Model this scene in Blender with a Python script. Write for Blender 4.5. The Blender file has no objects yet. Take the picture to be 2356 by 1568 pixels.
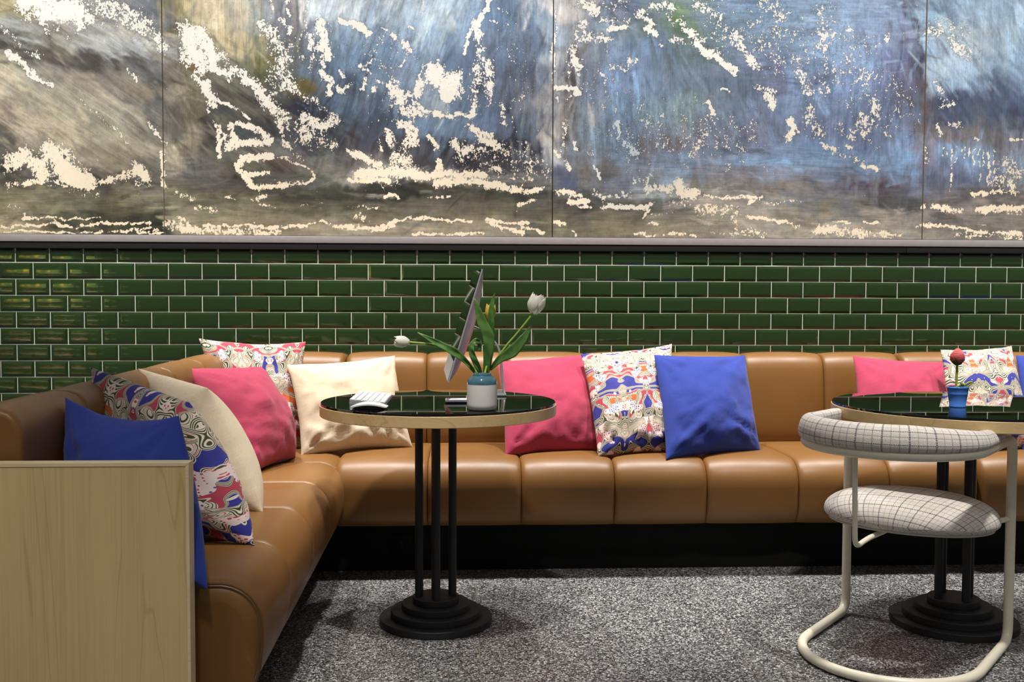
import bpy, bmesh, math, random
import numpy as np
from mathutils import Vector, Matrix

# ------------------------------------------------------------------ camera, world, lights, exposure
S = bpy.context.scene
COL = S.collection
def _camera():
    yaw, pitch, roll = math.radians(2.9), math.radians(2.63), math.radians(0.20)
    fw = Vector((math.sin(yaw)*math.cos(pitch), math.cos(yaw)*math.cos(pitch), -math.sin(pitch)))
    r0 = Vector((math.cos(yaw), -math.sin(yaw), 0)); u0 = r0.cross(fw)
    R = r0*math.cos(roll) + u0*math.sin(roll); U = R.cross(fw)
    cd = bpy.data.cameras.new('camera'); c = bpy.data.objects.new('camera', cd); COL.objects.link(c)
    m = Matrix((R, U, -fw)).transposed().to_4x4(); m.translation = (0, -4.80, 1.105)
    c.matrix_world = m
    cd.sensor_fit = 'HORIZONTAL'; cd.sensor_width = 36.0; cd.lens = 36.0*2370/2356
    cd.clip_start = 0.05
    S.camera = c
_camera()
W = bpy.data.worlds.new('room_air'); S.world = W; W.use_nodes = True
W.node_tree.nodes['Background'].inputs[0].default_value = (1.0, 0.98, 0.95, 1)
W.node_tree.nodes['Background'].inputs[1].default_value = 0.16
S.view_settings.view_transform = 'Standard'; S.view_settings.look = 'None'
S.view_settings.gamma = 1.0; S.view_settings.use_curve_mapping = False
S.view_settings.exposure = 0.0
def spot(x, y, z, tx, ty, tz, power, size, blend=0.6, rad=0.05, col=(1, .955, .90)):
    l = bpy.data.lights.new('ceiling_or_fill_spot', 'SPOT'); l.energy = power; l.spot_size = math.radians(size)
    l.spot_blend = blend; l.shadow_soft_size = rad; l.color = col
    o = bpy.data.objects.new('ceiling_or_fill_spot', l); COL.objects.link(o); o.location = (x, y, z)
    d = Vector((tx-x, ty-y, tz-z)); o.rotation_euler = d.to_track_quat('-Z', 'Y').to_euler()
def area(x, y, z, tx, ty, tz, power, sx, sy, col=(1, .955, .90)):
    l = bpy.data.lights.new('ceiling_panel_light', 'AREA'); l.energy = power; l.shape = 'RECTANGLE'; l.size = sx; l.size_y = sy; l.color = col
    o = bpy.data.objects.new('ceiling_panel_light', l); COL.objects.link(o); o.location = (x, y, z)
    d = Vector((tx-x, ty-y, tz-z)); o.rotation_euler = d.to_track_quat('-Z', 'Y').to_euler()
for i in range(7):                                   # downlights close to the wall, over the bench
    x = -1.95 + 0.83*i
    spot(x, -0.70, 3.05, x, -0.62, 0.4, 250, 60, 0.9, 0.07)
for i in range(7):                                   # track lights that wash the paintings
    x = -2.3 + 0.95*i
    spot(x, -1.75, 3.35, x, 0.0, 1.95, 124, 66, 0.9, 0.08, (1, .96, .90))
for i in range(5):                                   # added fill spots near the camera that brighten the end panel
    x = -1.6 + 1.1*i
    spot(x, -3.9, 3.2, x, -3.2, 0.5, 80, 62, 0.9, 0.12)
for x in (-.10, 1.45, 3.3):                          # added spots in front of the tables, brightening vase and chair
    spot(x, -2.45, 3.1, x-.08, -1.70, 0.75, 300, 38, 0.9, 0.07)

spot(-2.45, -1.35, 2.1, -2.95, -2.5, 0.80, 900, 62, 0.6, 0.05)      # added lamp brightening the unseen flower stand for its reflection

# ------------------------------------------------------------------ helpers
def srgb(r, g, b):
    f = lambda c: (c/12.92 if c <= .04045 else ((c+.055)/1.055)**2.4)
    return (f(r/255), f(g/255), f(b/255), 1)
def put(o, **k):
    for a, b in k.items(): o[a] = b
    return o
def obj(name, me, mat=None, parent=None, smooth=True):
    o = bpy.data.objects.new(name, me); COL.objects.link(o)
    if mat is not None: me.materials.append(mat)
    if smooth and len(me.polygons): me.polygons.foreach_set('use_smooth', [True]*len(me.polygons))
    if parent is not None: o.parent = parent
    return o
def thing(name, label, cat, loc=(0, 0, 0), rz=0, group=None):
    o = bpy.data.objects.new(name, None); COL.objects.link(o); o.location = loc; o.rotation_euler = (0, 0, rz)
    o.empty_display_size = .05
    o['label'] = label; o['category'] = cat
    if group: o['group'] = group
    return o
def mesh(name, v, f):
    me = bpy.data.meshes.new(name); me.from_pydata([tuple(map(float, p)) for p in v], [], [tuple(map(int, q)) for q in f]); me.update(); return me
def grid_faces(nu, nv, cu=False, cv=False, off=0):
    F = []
    for i in range(nu if cu else nu-1):
        for j in range(nv if cv else nv-1):
            a = i*nv+j; b = ((i+1) % nu)*nv+j; c = ((i+1) % nu)*nv+(j+1) % nv; d = i*nv+(j+1) % nv
            F.append((a+off, b+off, c+off, d+off))
    return F
def box_me(name, x0, x1, y0, y1, z0, z1, bev=0.0, seg=2):
    bm = bmesh.new(); bmesh.ops.create_cube(bm, size=1)
    for v in bm.verts: v.co = ((x0+x1)/2+v.co.x*(x1-x0), (y0+y1)/2+v.co.y*(y1-y0), (z0+z1)/2+v.co.z*(z1-z0))
    if bev: bmesh.ops.bevel(bm, geom=bm.edges[:], offset=bev, segments=seg, profile=.5, affect='EDGES')
    me = bpy.data.meshes.new(name); bm.to_mesh(me); bm.free(); return me
def sharp(me, ang=35):
    me.set_sharp_from_angle(angle=math.radians(ang)); return me
def box(name, x0, x1, y0, y1, z0, z1, mat, parent=None, bev=0.0, seg=2):
    o = obj(name, box_me(name, x0, x1, y0, y1, z0, z1, bev, seg), mat, parent, smooth=bool(bev))
    if bev: sharp(o.data, 40)
    return o
def lathe_me(name, prof, n=48, cap=True):
    V = []; F = []
    for r, z in prof:
        for k in range(n):
            a = 2*math.pi*k/n; V.append((r*math.cos(a), r*math.sin(a), z))
    m = len(prof)
    for i in range(m-1):
        for k in range(n):
            F.append((i*n+k, i*n+(k+1) % n, (i+1)*n+(k+1) % n, (i+1)*n+k))
    if cap:
        F.append(tuple(reversed(range(n)))); F.append(tuple(range((m-1)*n, m*n)))
    return mesh(name, V, F)
def lathe(name, prof, mat, parent=None, loc=(0, 0, 0), n=48, ang=35):
    o = obj(name, lathe_me(name, prof, n), mat, parent); sharp(o.data, ang); o.location = loc; return o
def smooth_path(pts, n=10):
    P = [np.array(p, float) for p in pts]; out = []
    for i in range(len(P)-1):
        p0 = P[max(i-1, 0)]; p1 = P[i]; p2 = P[i+1]; p3 = P[min(i+2, len(P)-1)]
        for k in range(n):
            t = k/n
            out.append(.5*((2*p1)+(-p0+p2)*t+(2*p0-5*p1+4*p2-p3)*t*t+(-p0+3*p1-3*p2+p3)*t**3))
    out.append(P[-1]); return out
def frames(P):
    P = [Vector(p) for p in P]; T = []
    for i in range(len(P)):
        t = P[min(i+1, len(P)-1)]-P[max(i-1, 0)]; T.append(t.normalized())
    up = Vector((0, 0, 1)) if abs(T[0].z) < .9 else Vector((0, 1, 0))
    N = [(up - T[0]*up.dot(T[0])).normalized()]
    for i in range(1, len(P)):
        n = N[-1]-T[i]*N[-1].dot(T[i]); N.append(n.normalized())
    return P, T, N
def tube_me(name, pts, r, n=14, r2=None):
    P, T, N = frames(pts); V = []; F = []; m = len(P)
    for i in range(m):
        B = T[i].cross(N[i]); q = r if np.isscalar(r) else r[i]
        for k in range(n):
            a = 2*math.pi*k/n; V.append(P[i]+N[i]*(q*math.cos(a))+B*(q*math.sin(a)))
    for i in range(m-1):
        for k in range(n): F.append((i*n+k, i*n+(k+1) % n, (i+1)*n+(k+1) % n, (i+1)*n+k))
    F.append(tuple(reversed(range(n)))); F.append(tuple(range((m-1)*n, m*n)))
    return mesh(name, V, F)
def tube(name, pts, r, mat, parent=None, n=14):
    o = obj(name, tube_me(name, pts, r, n), mat, parent); sharp(o.data, 50); return o
# value noise in numpy
def _h(i, j, s):
    x = (i.astype(np.int64)*374761393 + j.astype(np.int64)*668265263 + s*982451653) & 0xffffffff
    x = ((x ^ (x >> 13))*1274126177) & 0xffffffff
    return ((x ^ (x >> 16)) & 0xffff)/65535.0
def vnoise(x, y, s=0):
    i = np.floor(x); j = np.floor(y); f = x-i; g = y-j; f = f*f*(3-2*f); g = g*g*(3-2*g)
    i = i.astype(np.int64); j = j.astype(np.int64)
    return (_h(i, j, s)*(1-f)*(1-g)+_h(i+1, j, s)*f*(1-g)+_h(i, j+1, s)*(1-f)*g+_h(i+1, j+1, s)*f*g)*2-1
def fbm(x, y, s=0, o=4):
    a = 1; t = 0; n = 0
    for k in range(o): t = t+a*vnoise(x*2**k, y*2**k, s+k*17); n += a; a *= .55
    return t/n

# ------------------------------------------------------------------ materials
class NT:
    """small builder for node trees"""
    def __init__(s, name):
        s.m = bpy.data.materials.new(name); s.m.use_nodes = True; s.t = s.m.node_tree; s.n = s.t.nodes; s.b = s.n['Principled BSDF']
    def node(s, typ, **k):
        n = s.n.new(typ)
        for a, b in k.items():
            if a.startswith('i_'):
                key = a[2:]; key = int(key) if key.isdigit() else key.replace('_', ' ')
                s.set(n.inputs[key], b)
            else: setattr(n, a, b)
        return n
    def set(s, inp, v):
        if isinstance(v, bpy.types.NodeSocket): s.t.links.new(v, inp)
        elif isinstance(v, bpy.types.Node): s.t.links.new(v.outputs[0], inp)
        else: inp.default_value = v
    def math(s, op, a, b=0.0, c=0.0, clamp=False):
        n = s.n.new('ShaderNodeMath'); n.operation = op; n.use_clamp = clamp
        s.set(n.inputs[0], a); s.set(n.inputs[1], b); s.set(n.inputs[2], c); return n.outputs[0]
    def vmath(s, op, a, b=(0, 0, 0)):
        n = s.n.new('ShaderNodeVectorMath'); n.operation = op; s.set(n.inputs[0], a); s.set(n.inputs[1], b); return n.outputs[0]
    def scale(s, v, xyz): return s.vmath('MULTIPLY', v, xyz)
    def coord(s, which='Object'): return s.node('ShaderNodeTexCoord').outputs[which]
    def noise(s, v, scale, detail=4, rough=.55, out=0, dist=0.0):
        n = s.node('ShaderNodeTexNoise'); s.set(n.inputs['Vector'], v); n.inputs['Scale'].default_value = scale
        n.inputs['Detail'].default_value = detail; n.inputs['Roughness'].default_value = rough; n.inputs['Distortion'].default_value = dist
        return n.outputs[out]
    def voro(s, v, scale, feature='F1', out='Distance', rnd=1.0):
        n = s.node('ShaderNodeTexVoronoi'); n.feature = feature; s.set(n.inputs['Vector'], v); n.inputs['Scale'].default_value = scale
        n.inputs['Randomness'].default_value = rnd
        return n.outputs[out]
    def ramp(s, f, stops, interp='LINEAR'):
        n = s.node('ShaderNodeValToRGB'); r = n.color_ramp; r.interpolation = interp
        while len(r.elements) > 1: r.elements.remove(r.elements[0])
        r.elements[0].position = stops[0][0]; r.elements[0].color = stops[0][1]
        for p, c in stops[1:]:
            e = r.elements.new(p); e.color = c
        s.set(n.inputs[0], f); return n.outputs[0]
    def step(s, x, lo, hi):
        n = s.node('ShaderNodeMapRange'); n.interpolation_type = 'SMOOTHSTEP'
        s.set(n.inputs[0], x); s.set(n.inputs[1], lo); s.set(n.inputs[2], hi); n.inputs[3].default_value = 0; n.inputs[4].default_value = 1
        return n.outputs[0]
    def mix(s, f, a, b, blend='MIX'):
        n = s.node('ShaderNodeMix', data_type='RGBA', blend_type=blend); s.set(n.inputs[0], f); s.set(n.inputs[6], a); s.set(n.inputs[7], b); return n.outputs[2]
    def sep(s, v):
        n = s.node('ShaderNodeSeparateXYZ'); s.set(n.inputs[0], v); return n.outputs
    def comb(s, x, y, z=0.0):
        n = s.node('ShaderNodeCombineXYZ'); s.set(n.inputs[0], x); s.set(n.inputs[1], y); s.set(n.inputs[2], z); return n.outputs[0]
    def bump(s, h, strength=.3, dist=.002):
        n = s.node('ShaderNodeBump'); n.inputs['Strength'].default_value = strength; n.inputs['Distance'].default_value = dist
        s.set(n.inputs['Height'], h); s.t.links.new(n.outputs[0], s.b.inputs['Normal'])
    def fin(s, color=None, rough=.5, metal=0.0, spec=.5, coat=0.0, coat_rough=.05, sheen=0.0):
        b = s.b.inputs
        if color is not None: s.set(b['Base Color'], color)
        s.set(b['Roughness'], rough); s.set(b['Metallic'], metal); s.set(b['Specular IOR Level'], spec)
        s.set(b['Coat Weight'], coat); s.set(b['Coat Roughness'], coat_rough); s.set(b['Sheen Weight'], sheen)
        return s.m
def mat_plain(name, rgb, rough=.5, metal=0.0, spec=.5, var=.06, coat=0.0, nscale=30):
    t = NT(name); n = t.noise(t.coord(), nscale, 4, .6)
    d = tuple(c*(1-var) for c in rgb[:3])+(1,); l = tuple(min(1, c*(1+var)) for c in rgb[:3])+(1,)
    return t.fin(t.ramp(n, [(.3, d), (.7, l)]), rough, metal, spec, coat)
def mat_leather():
    t = NT('tan_leather'); co = t.coord()
    n = t.noise(co, 3.0, 3, .5); c = t.ramp(n, [(.3, (.196, .089, .021, 1)), (.7, (.229, .105, .0265, 1))])
    g = t.voro(co, 420, 'F1'); g2 = t.noise(co, 160, 2, .5)
    t.bump(t.math('ADD', t.math('MULTIPLY', g, .6), t.math('MULTIPLY', g2, .6)), .10, .0006)
    return t.fin(c, t.ramp(t.noise(co, 14, 3), [(.3, (.39,)*3+(1,)), (.7, (.45,)*3+(1,))]), 0, .50)
def mat_linen(name, rgb, sheen=.15, dark=.80):
    t = NT(name); uv = t.coord('UV')
    a = t.noise(t.scale(uv, (40, 900, 1)), 1, 3, .6); b = t.noise(t.scale(uv, (900, 40, 1)), 1, 3, .6)
    s = t.math('ADD', t.math('MULTIPLY', a, .62), t.math('MULTIPLY', b, .38))
    d = tuple(c*dark for c in rgb[:3])+(1,); l = tuple(min(1, c*1.12) for c in rgb[:3])+(1,)
    w = t.noise(uv, 14, 4, .55, dist=.6)
    t.bump(t.math('ADD', t.math('MULTIPLY', s, .25), t.math('MULTIPLY', w, 2.2)), .30, .004)
    return t.fin(t.ramp(s, [(.32, d), (.68, l)]), .85, 0, .2, sheen=sheen)
def mat_wood(name, axis, light=(.58, .40, .19, 1), dark=(.43, .275, .115, 1), sc=1.0):
    """pale maple; the grain runs along the given axis"""
    t = NT(name); co = t.coord()
    k = {'x': (1.1, 16, 16), 'y': (16, 1.1, 16), 'z': (16, 16, 1.1)}[axis]
    k = tuple(q*sc for q in k)
    f = {'x': (3, 300, 300), 'y': (300, 3, 300), 'z': (300, 300, 3)}[axis]
    k2 = {'x': (.35, 3.5, 3.5), 'y': (3.5, .35, 3.5), 'z': (3.5, 3.5, .35)}[axis]
    big = t.noise(t.scale(co, k2), 1.0, 3, .5, dist=.8)
    n = t.noise(t.scale(co, k), 1.0, 5, .6, dist=1.1)
    fine = t.noise(t.scale(co, f), 1.0, 2, .5)
    rings = t.math('PINGPONG', t.math('MULTIPLY', big, 7.0), .5)
    rl = t.step(rings, .03, .0)
    v = t.math('ADD', t.math('MULTIPLY', n, .6), t.math('MULTIPLY', fine, .4))
    c = t.ramp(v, [(.30, dark), (.52, light), (.8, tuple(min(1, q*1.1) for q in light[:3])+(1,))])
    c = t.mix(t.math('MULTIPLY', rl, .35), c, tuple(q*.62 for q in dark[:3])+(1,))
    t.bump(fine, .05, .0005)
    return t.fin(c, .42, 0, .4)
def mat_tile():
    t = NT('green_glaze'); co = t.coord(); oi = t.node('ShaderNodeObjectInfo').outputs['Random']
    n = t.noise(co, 9, 3, .5); v = t.math('ADD', t.math('MULTIPLY', n, .5), t.math('MULTIPLY', oi, .5))
    c = t.ramp(v, [(.2, (.0122, .0305, .0068, 1)), (.8, (.0150, .0365, .0080, 1))])
    t.bump(t.noise(co, 22, 2, .5), .12, .004)
    return t.fin(c, .09, 0, .5, coat=.35, coat_rough=.04)
def mat_terrazzo():
    t = NT('dark_terrazzo'); co = t.coord(); oi = t.node('ShaderNodeObjectInfo').outputs['Random']
    g = t.comb(t.math('MULTIPLY', oi, 31.0), t.math('MULTIPLY', oi, 17.0), 0.0)
    co = t.vmath('ADD', co, g); wob = t.vmath('ADD', co, t.scale(t.noise(co, 160, 2, .5, out=1), (.004, .004, 0)))
    def chips(scale, keep, off):
        p = t.vmath('ADD', wob, (off, off*1.7, 0))
        e = t.voro(p, scale, 'DISTANCE_TO_EDGE'); cc = t.voro(p, scale, 'F1', 'Color'); s = t.sep(cc)
        return t.math('MULTIPLY', t.step(e, .045, .10), t.math('GREATER_THAN', s[0], keep)), s[1]
    m1, v1 = chips(175, .50, 0); m2, v2 = chips(290, .62, 3.3)
    base = t.ramp(t.noise(co, 60, 3), [(.3, (.017, .0165, .0175, 1)), (.7, (.029, .0285, .030, 1))])
    w1 = t.ramp(v1, [(0, (.13, .129, .129, 1)), (.5, (.32, .319, .316, 1)), (1, (.66, .658, .652, 1))])
    w2 = t.ramp(v2, [(0, (.08, .078, .078, 1)), (1, (.36, .358, .354, 1))])
    c = t.mix(m2, base, w2); c = t.mix(m1, c, w1)
    t.bump(t.noise(co, 200, 2), .05, .0005)
    return t.fin(c, .38, 0, .4)
def mat_print():
    """generic curling floral print: cream and olive bands over blue, navy and red grounds with clusters of berries"""
    t = NT('floral_print'); uv = t.coord('UV')
    m = t.sep(uv); x = t.math('PINGPONG', t.math('ADD', m[0], .018), .115); y = m[1]
    p = t.comb(t.math('MULTIPLY', x, 1.40), t.math('MULTIPLY', y, 1.40))
    w1 = t.noise(p, 7.0, 1.5, .45, out=1)
    q = t.vmath('ADD', p, t.scale(t.vmath('SUBTRACT', w1, (.5, .5, .5)), (.13, .13, 0)))
    f = t.noise(q, 8.0, 1.0, .4)
    band = t.math('FRACT', t.math('MULTIPLY', f, 19.0))
    g = t.noise(t.vmath('ADD', q, (3.1, 1.7, 0)), 6.5, 1.0, .4)
    h = t.noise(t.vmath('ADD', q, (7.7, 4.2, 0)), 7.5, 1.0, .4)
    k0 = t.noise(t.vmath('ADD', q, (12.9, 8.3, 0)), 5.5, 1.0, .4)
    CREAM = (.74, .66, .53, 1); OLIVE = (.055, .058, .028, 1); PINK = (.62, .10, .12, 1); ROYAL = (.032, .034, .26, 1); NAVY = (.020, .020, .052, 1); RED = (.46, .055, .09, 1); ORANGE = (.58, .13, .035, 1)
    lines = t.ramp(band, [(0, OLIVE), (.17, CREAM), (.42, PINK), (.52, CREAM), (.72, OLIVE), (.80, CREAM)], 'CONSTANT')
    ground = t.ramp(g, [(0, ROYAL), (.475, NAVY), (.51, RED), (.58, CREAM), (.66, ORANGE)], 'CONSTANT')
    # fans of thin stems on the cream ground
    fan = t.math('FRACT', t.math('MULTIPLY', t.math('ADD', x, t.math('MULTIPLY', f, .22)), 115.0))
    ground = t.mix(t.math('MULTIPLY', t.math('LESS_THAN', fan, .30), t.math('MULTIPLY', t.math('GREATER_THAN', g, .575), t.math('LESS_THAN', g, .66))), ground, OLIVE)
    c = t.mix(t.math('GREATER_THAN', h, .555), ground, lines)
    # curling outlines that run side by side along every ground
    for fld, lev, gap in ((h, .555, .013), (g, .49, .011), (k0, .44, .012), (k0, .58, .013)):
        dd = t.math('ABSOLUTE', t.math('SUBTRACT', fld, lev))
        c = t.mix(t.math('LESS_THAN', dd, gap*1.75), c, CREAM)
        c = t.mix(t.math('LESS_THAN', t.math('ABSOLUTE', t.math('SUBTRACT', dd, gap*1.05)), gap*.32), c, OLIVE)
        c = t.mix(t.math('LESS_THAN', dd, gap*.26), c, PINK if fld is h else OLIVE)
    # berries
    d = t.voro(p, 80, 'F1', rnd=.55); k = t.noise(t.vmath('ADD', p, (9.3, 2.2, 0)), 11.0, 1.0, .4)
    cl = t.math('MULTIPLY', t.math('GREATER_THAN', k, .575), t.math('LESS_THAN', h, .60))
    bc = t.ramp(g, [(0, (.55, .06, .10, 1)), (.52, (.07, .09, .36, 1))], 'CONSTANT')
    dots = t.mix(t.math('LESS_THAN', d, .34), (.80, .66, .62, 1), bc)
    c = t.mix(cl, c, dots)
    wv = t.noise(t.scale(uv, (700, 700, 1)), 1, 2); wr = t.noise(uv, 12, 4, .55, dist=.6)
    t.bump(t.math('ADD', t.math('MULTIPLY', wv, .12), t.math('MULTIPLY', wr, 2.4)), .32, .004)
    return t.fin(c, .7, 0, .25, sheen=.1)
def mat_check():
    """cream wool with navy and grey stitched window-pane lines"""
    t = NT('checked_wool'); uv = t.coord('UV'); s = t.sep(uv)
    wob = t.noise(uv, 60, 2, .5)
    def lines(c, o, along):
        c = t.math('ADD', c, t.math('MULTIPLY', t.math('SUBTRACT', wob, .5), .0012))
        a = t.math('LESS_THAN', t.math('ABSOLUTE', t.math('SUBTRACT', t.math('FRACT', t.math('DIVIDE', c, .066)), .5)), .036)
        b = t.math('LESS_THAN', t.math('ABSOLUTE', t.math('SUBTRACT', t.math('FRACT', t.math('ADD', t.math('DIVIDE', c, .066), .36)), .5)), .020)
        d = t.math('LESS_THAN', t.math('ABSOLUTE', t.math('SUBTRACT', t.math('FRACT', t.math('ADD', t.math('DIVIDE', c, .066), .68)), .5)), .022)
        dash = t.math('GREATER_THAN', t.math('FRACT', t.math('DIVIDE', along, .0042)), .38)
        return t.math('MULTIPLY', a, dash), t.math('MULTIPLY', b, dash), d
    a1, b1, d1 = lines(s[0], 0, s[1]); a2, b2, d2 = lines(t.math('MULTIPLY', s[1], 1.45), 0, s[0])
    wv = t.voro(t.scale(uv, (1, 1, 1)), 620, 'F1'); n = t.noise(uv, 20, 3)
    c = t.ramp(t.math('ADD', t.math('MULTIPLY', wv, .5), t.math('MULTIPLY', n, .5)), [(.2, (.55, .505, .455, 1)), (.7, (.75, .70, .64, 1))])
    c = t.mix(t.math('MULTIPLY', t.math('MAXIMUM', d1, d2), .38), c, (.22, .17, .16, 1))
    c = t.mix(t.math('MULTIPLY', t.math('MAXIMUM', b1, b2), .80), c, (.075, .085, .12, 1))
    c = t.mix(t.math('MULTIPLY', t.math('MAXIMUM', a1, a2), .93), c, (.022, .027, .055, 1))
    t.bump(wv, .35, .0012)
    return t.fin(c, .9, 0, .15, sheen=.2)
def mat_painting():
    t = NT('oil_paint'); co = t.coord(); xyz = t.sep(co)
    c = t.node('ShaderNodeAttribute', attribute_name='paint').outputs['Color']
    w = t.node('ShaderNodeAttribute', attribute_name='flake'); wv = t.sep(w.outputs['Vector'])
    fl = t.node('ShaderNodeAttribute', attribute_name='flow'); f3 = t.node('ShaderNodeSeparateColor'); t.t.links.new(fl.outputs['Color'], f3.inputs[0])
    # bristle marks along four brush directions, weighted by the brush map
    tot = None; p2 = t.vmath('ADD', co, t.scale(t.vmath('SUBTRACT', t.noise(co, 2.5, 2, .5, out=1), (.5, .5, .5)), (.03, 0, .03)))
    q = t.sep(p2)
    for ang, wt in ((0, f3.outputs[0]), (35, f3.outputs[1]), (90, f3.outputs[2]), (106, fl.outputs['Alpha'])):
        a = math.radians(ang); ca, sa = math.cos(a), -math.sin(a)
        lo = t.math('ADD', t.math('MULTIPLY', q[0], ca), t.math('MULTIPLY', q[2], sa)); ac = t.math('SUBTRACT', t.math('MULTIPLY', q[2], ca), t.math('MULTIPLY', q[0], sa))
        n = t.noise(t.comb(t.math('MULTIPLY', lo, 7.0), t.math('MULTIPLY', ac, 150.0)), 1.0, 5, .7)
        n = t.math('MULTIPLY', t.math('SUBTRACT', n, .5), wt); tot = n if tot is None else t.math('ADD', tot, n)
    scum = t.math('SUBTRACT', t.noise(p2, 13, 9, .72), .5)
    dry = t.math('SUBTRACT', t.noise(t.scale(co, (1, 1, .6)), 55, 7, .75), .5)
    k = t.math('ADD', t.math('ADD', t.math('MULTIPLY', tot, 1.0), t.math('MULTIPLY', scum, 1.1)), t.math('MULTIPLY', dry, .75))
    val = t.math('MAXIMUM', t.math('ADD', 1.0, k), .15)
    c = t.mix(1.0, c, t.comb(val, val, val), 'MULTIPLY')
    p = t.scale(co, (1, 1, .8))
    n1 = t.noise(p, 84, 9, .74); n2 = t.voro(t.vmath('ADD', p, t.scale(t.noise(p, 40, 3, .6, out=1), (.012, 0, .012))), 118, 'F1')
    n0 = t.math('MULTIPLY', t.math('SUBTRACT', t.noise(p, 20, 4, .6), .5), 1.0)
    n1 = t.math('MULTIPLY', t.math('SUBTRACT', n1, .5), 3.0)
    nn = t.math('ADD', t.math('ADD', t.math('MULTIPLY', n1, .80), t.math('ADD', n0, .5)), t.math('MULTIPLY', t.math('SUBTRACT', .42, n2), .50))
    th = t.math('SUBTRACT', 1.06, wv[0])
    d = t.math('SUBTRACT', nn, th); mask = t.step(d, -.03, .03)
    edge = t.math('MULTIPLY', t.step(d, -.30, -.04), t.math('SUBTRACT', 1.0, mask))
    c = t.mix(t.math('MULTIPLY', edge, t.math('MULTIPLY', wv[1], .50)), c, (.035, .037, .05, 1))
    cream = t.node('ShaderNodeAttribute', attribute_name='cream').outputs['Color']
    cv = t.math('ADD', 1.0, t.math('MULTIPLY', dry, .25)); cream = t.mix(1.0, cream, t.comb(cv, cv, cv), 'MULTIPLY')
    c = t.mix(mask, c, cream)
    t.bump(t.math('ADD', mask, t.math('MULTIPLY', tot, .8)), .12, .002)
    return t.fin(c, .62, 0, .25)

def translucent(m, rgb, f):
    """thin living tissue: part of the light passes through"""
    nt = m.node_tree; b = nt.nodes['Principled BSDF']; o = nt.nodes['Material Output']
    tr = nt.nodes.new('ShaderNodeBsdfTranslucent'); tr.inputs[0].default_value = rgb; mx = nt.nodes.new('ShaderNodeMixShader'); mx.inputs[0].default_value = f
    nt.links.new(b.outputs[0], mx.inputs[1]); nt.links.new(tr.outputs[0], mx.inputs[2]); nt.links.new(mx.outputs[0], o.inputs['Surface']); return m
M = {}
M['leather'] = mat_leather()
M['stitch'] = mat_plain('stitch_thread', (.14, .06, .018, 1), .7)
M['blue'] = mat_linen('royal_blue_linen', (.034, .060, .335, 1))
M['pink'] = mat_linen('raspberry_linen', (.45, .050, .105, 1))
M['cream'] = mat_linen('cream_linen', (.70, .585, .42, 1), dark=.86)
M['print'] = mat_print()
M['check'] = mat_check()
M['tile'] = mat_tile()
M['grout'] = mat_plain('pale_grout', (.66, .67, .60, 1), .9)
M['floor'] = mat_terrazzo()
M['joint'] = mat_plain('floor_joint', (.22, .185, .15, 1), .9)
M['wood_v'] = mat_wood('maple_vertical', 'z', (.74, .55, .265, 1), (.63, .45, .20, 1))
M['wood_edge'] = mat_wood('maple_edge', 'x', (.84, .68, .42, 1), (.76, .59, .34, 1))
M['rim'] = mat_wood('maple_rim', 'x', (.70, .50, .25, 1), (.56, .38, .165, 1))
M['black'] = mat_plain('matt_black_metal', (.016, .016, .018, 1), .55, 0, .4, nscale=400)
M['plinth'] = mat_plain('black_plinth', (.006, .006, .006, 1), .7, 0, .15)
M['glass'] = mat_plain('black_glass', (.002, .002, .0022, 1), .015, 0, .62, var=.02)
M['trim'] = mat_plain('grey_aluminium', (.27, .245, .25, 1), .5, .0, .5)
M['trim_black'] = mat_plain('black_strip', (.0055, .005, .005, 1), .5)
M['chair_paint'] = mat_plain('cream_powder_coat', (.80, .745, .60, 1), .35, 0, .5, var=.03)
M['canvas'] = mat_plain('raw_canvas_edge', (.45, .38, .26, 1), .8)
M['paint'] = mat_painting()
M['wall'] = mat_plain('dark_wall', (.02, .02, .02, 1), .9)
M['alu'] = mat_plain('satin_aluminium', (.56, .56, .585, 1), .45, .65, .5, var=.02)
M['white_plastic'] = mat_plain('white_plastic', (.80, .80, .80, 1), .25, 0, .5, var=.02)
M['screen'] = mat_plain('dark_screen_glass', (.004, .004, .005, 1), .04, 0, .5, var=.02)
M['vase'] = mat_plain('matt_white_ceramic', (.78, .75, .71, 1), .6, 0, .4, var=.03)
M['teal'] = mat_plain('teal_glaze', (.050, .125, .165, 1), .08, 0, .5, var=.15, coat=.5, nscale=90)
M['petal'] = mat_plain('white_petal', (.93, .92, .87, 1), .5, 0, .3, var=.02)
M['petal_y'] = mat_plain('yellow_petal', (.78, .58, .10, 1), .5, 0, .3, var=.15)
M['leaf'] = mat_plain('tulip_leaf', (.105, .225, .050, 1), .42, 0, .5, var=.25, nscale=60)
M['stem'] = mat_plain('tulip_stem', (.20, .32, .045, 1), .45, 0, .4, var=.12)
M['bucket'] = mat_plain('blue_enamel', (.085, .26, .80, 1), .22, 0, .5, var=.04)
M['yarn_pink'] = mat_plain('pink_yarn', (.74, .15, .16, 1), .9, var=.2, nscale=300)
M['yarn_green'] = mat_plain('green_yarn', (.30, .36, .05, 1), .9, var=.25, nscale=300)
M['yarn_dark'] = mat_plain('dark_green_yarn', (.045, .10, .012, 1), .9, var=.2, nscale=300)
translucent(M['petal'], (.95, .94, .86, 1), .5); translucent(M['petal_y'], (.9, .75, .2, 1), .4); translucent(M['leaf'], (.16, .32, .04, 1), .25)

# ------------------------------------------------------------------ the setting
put(box('wall_back', -4.2, 4.6, 0.0, 0.12, 0.0, 3.4, M['wall']), kind='structure')
wall = bpy.data.objects['wall_back']
grout = box('grout_bed', -3.0, 4.4, -.0056, .02, .2, 1.3035, M['grout'], wall)
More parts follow.
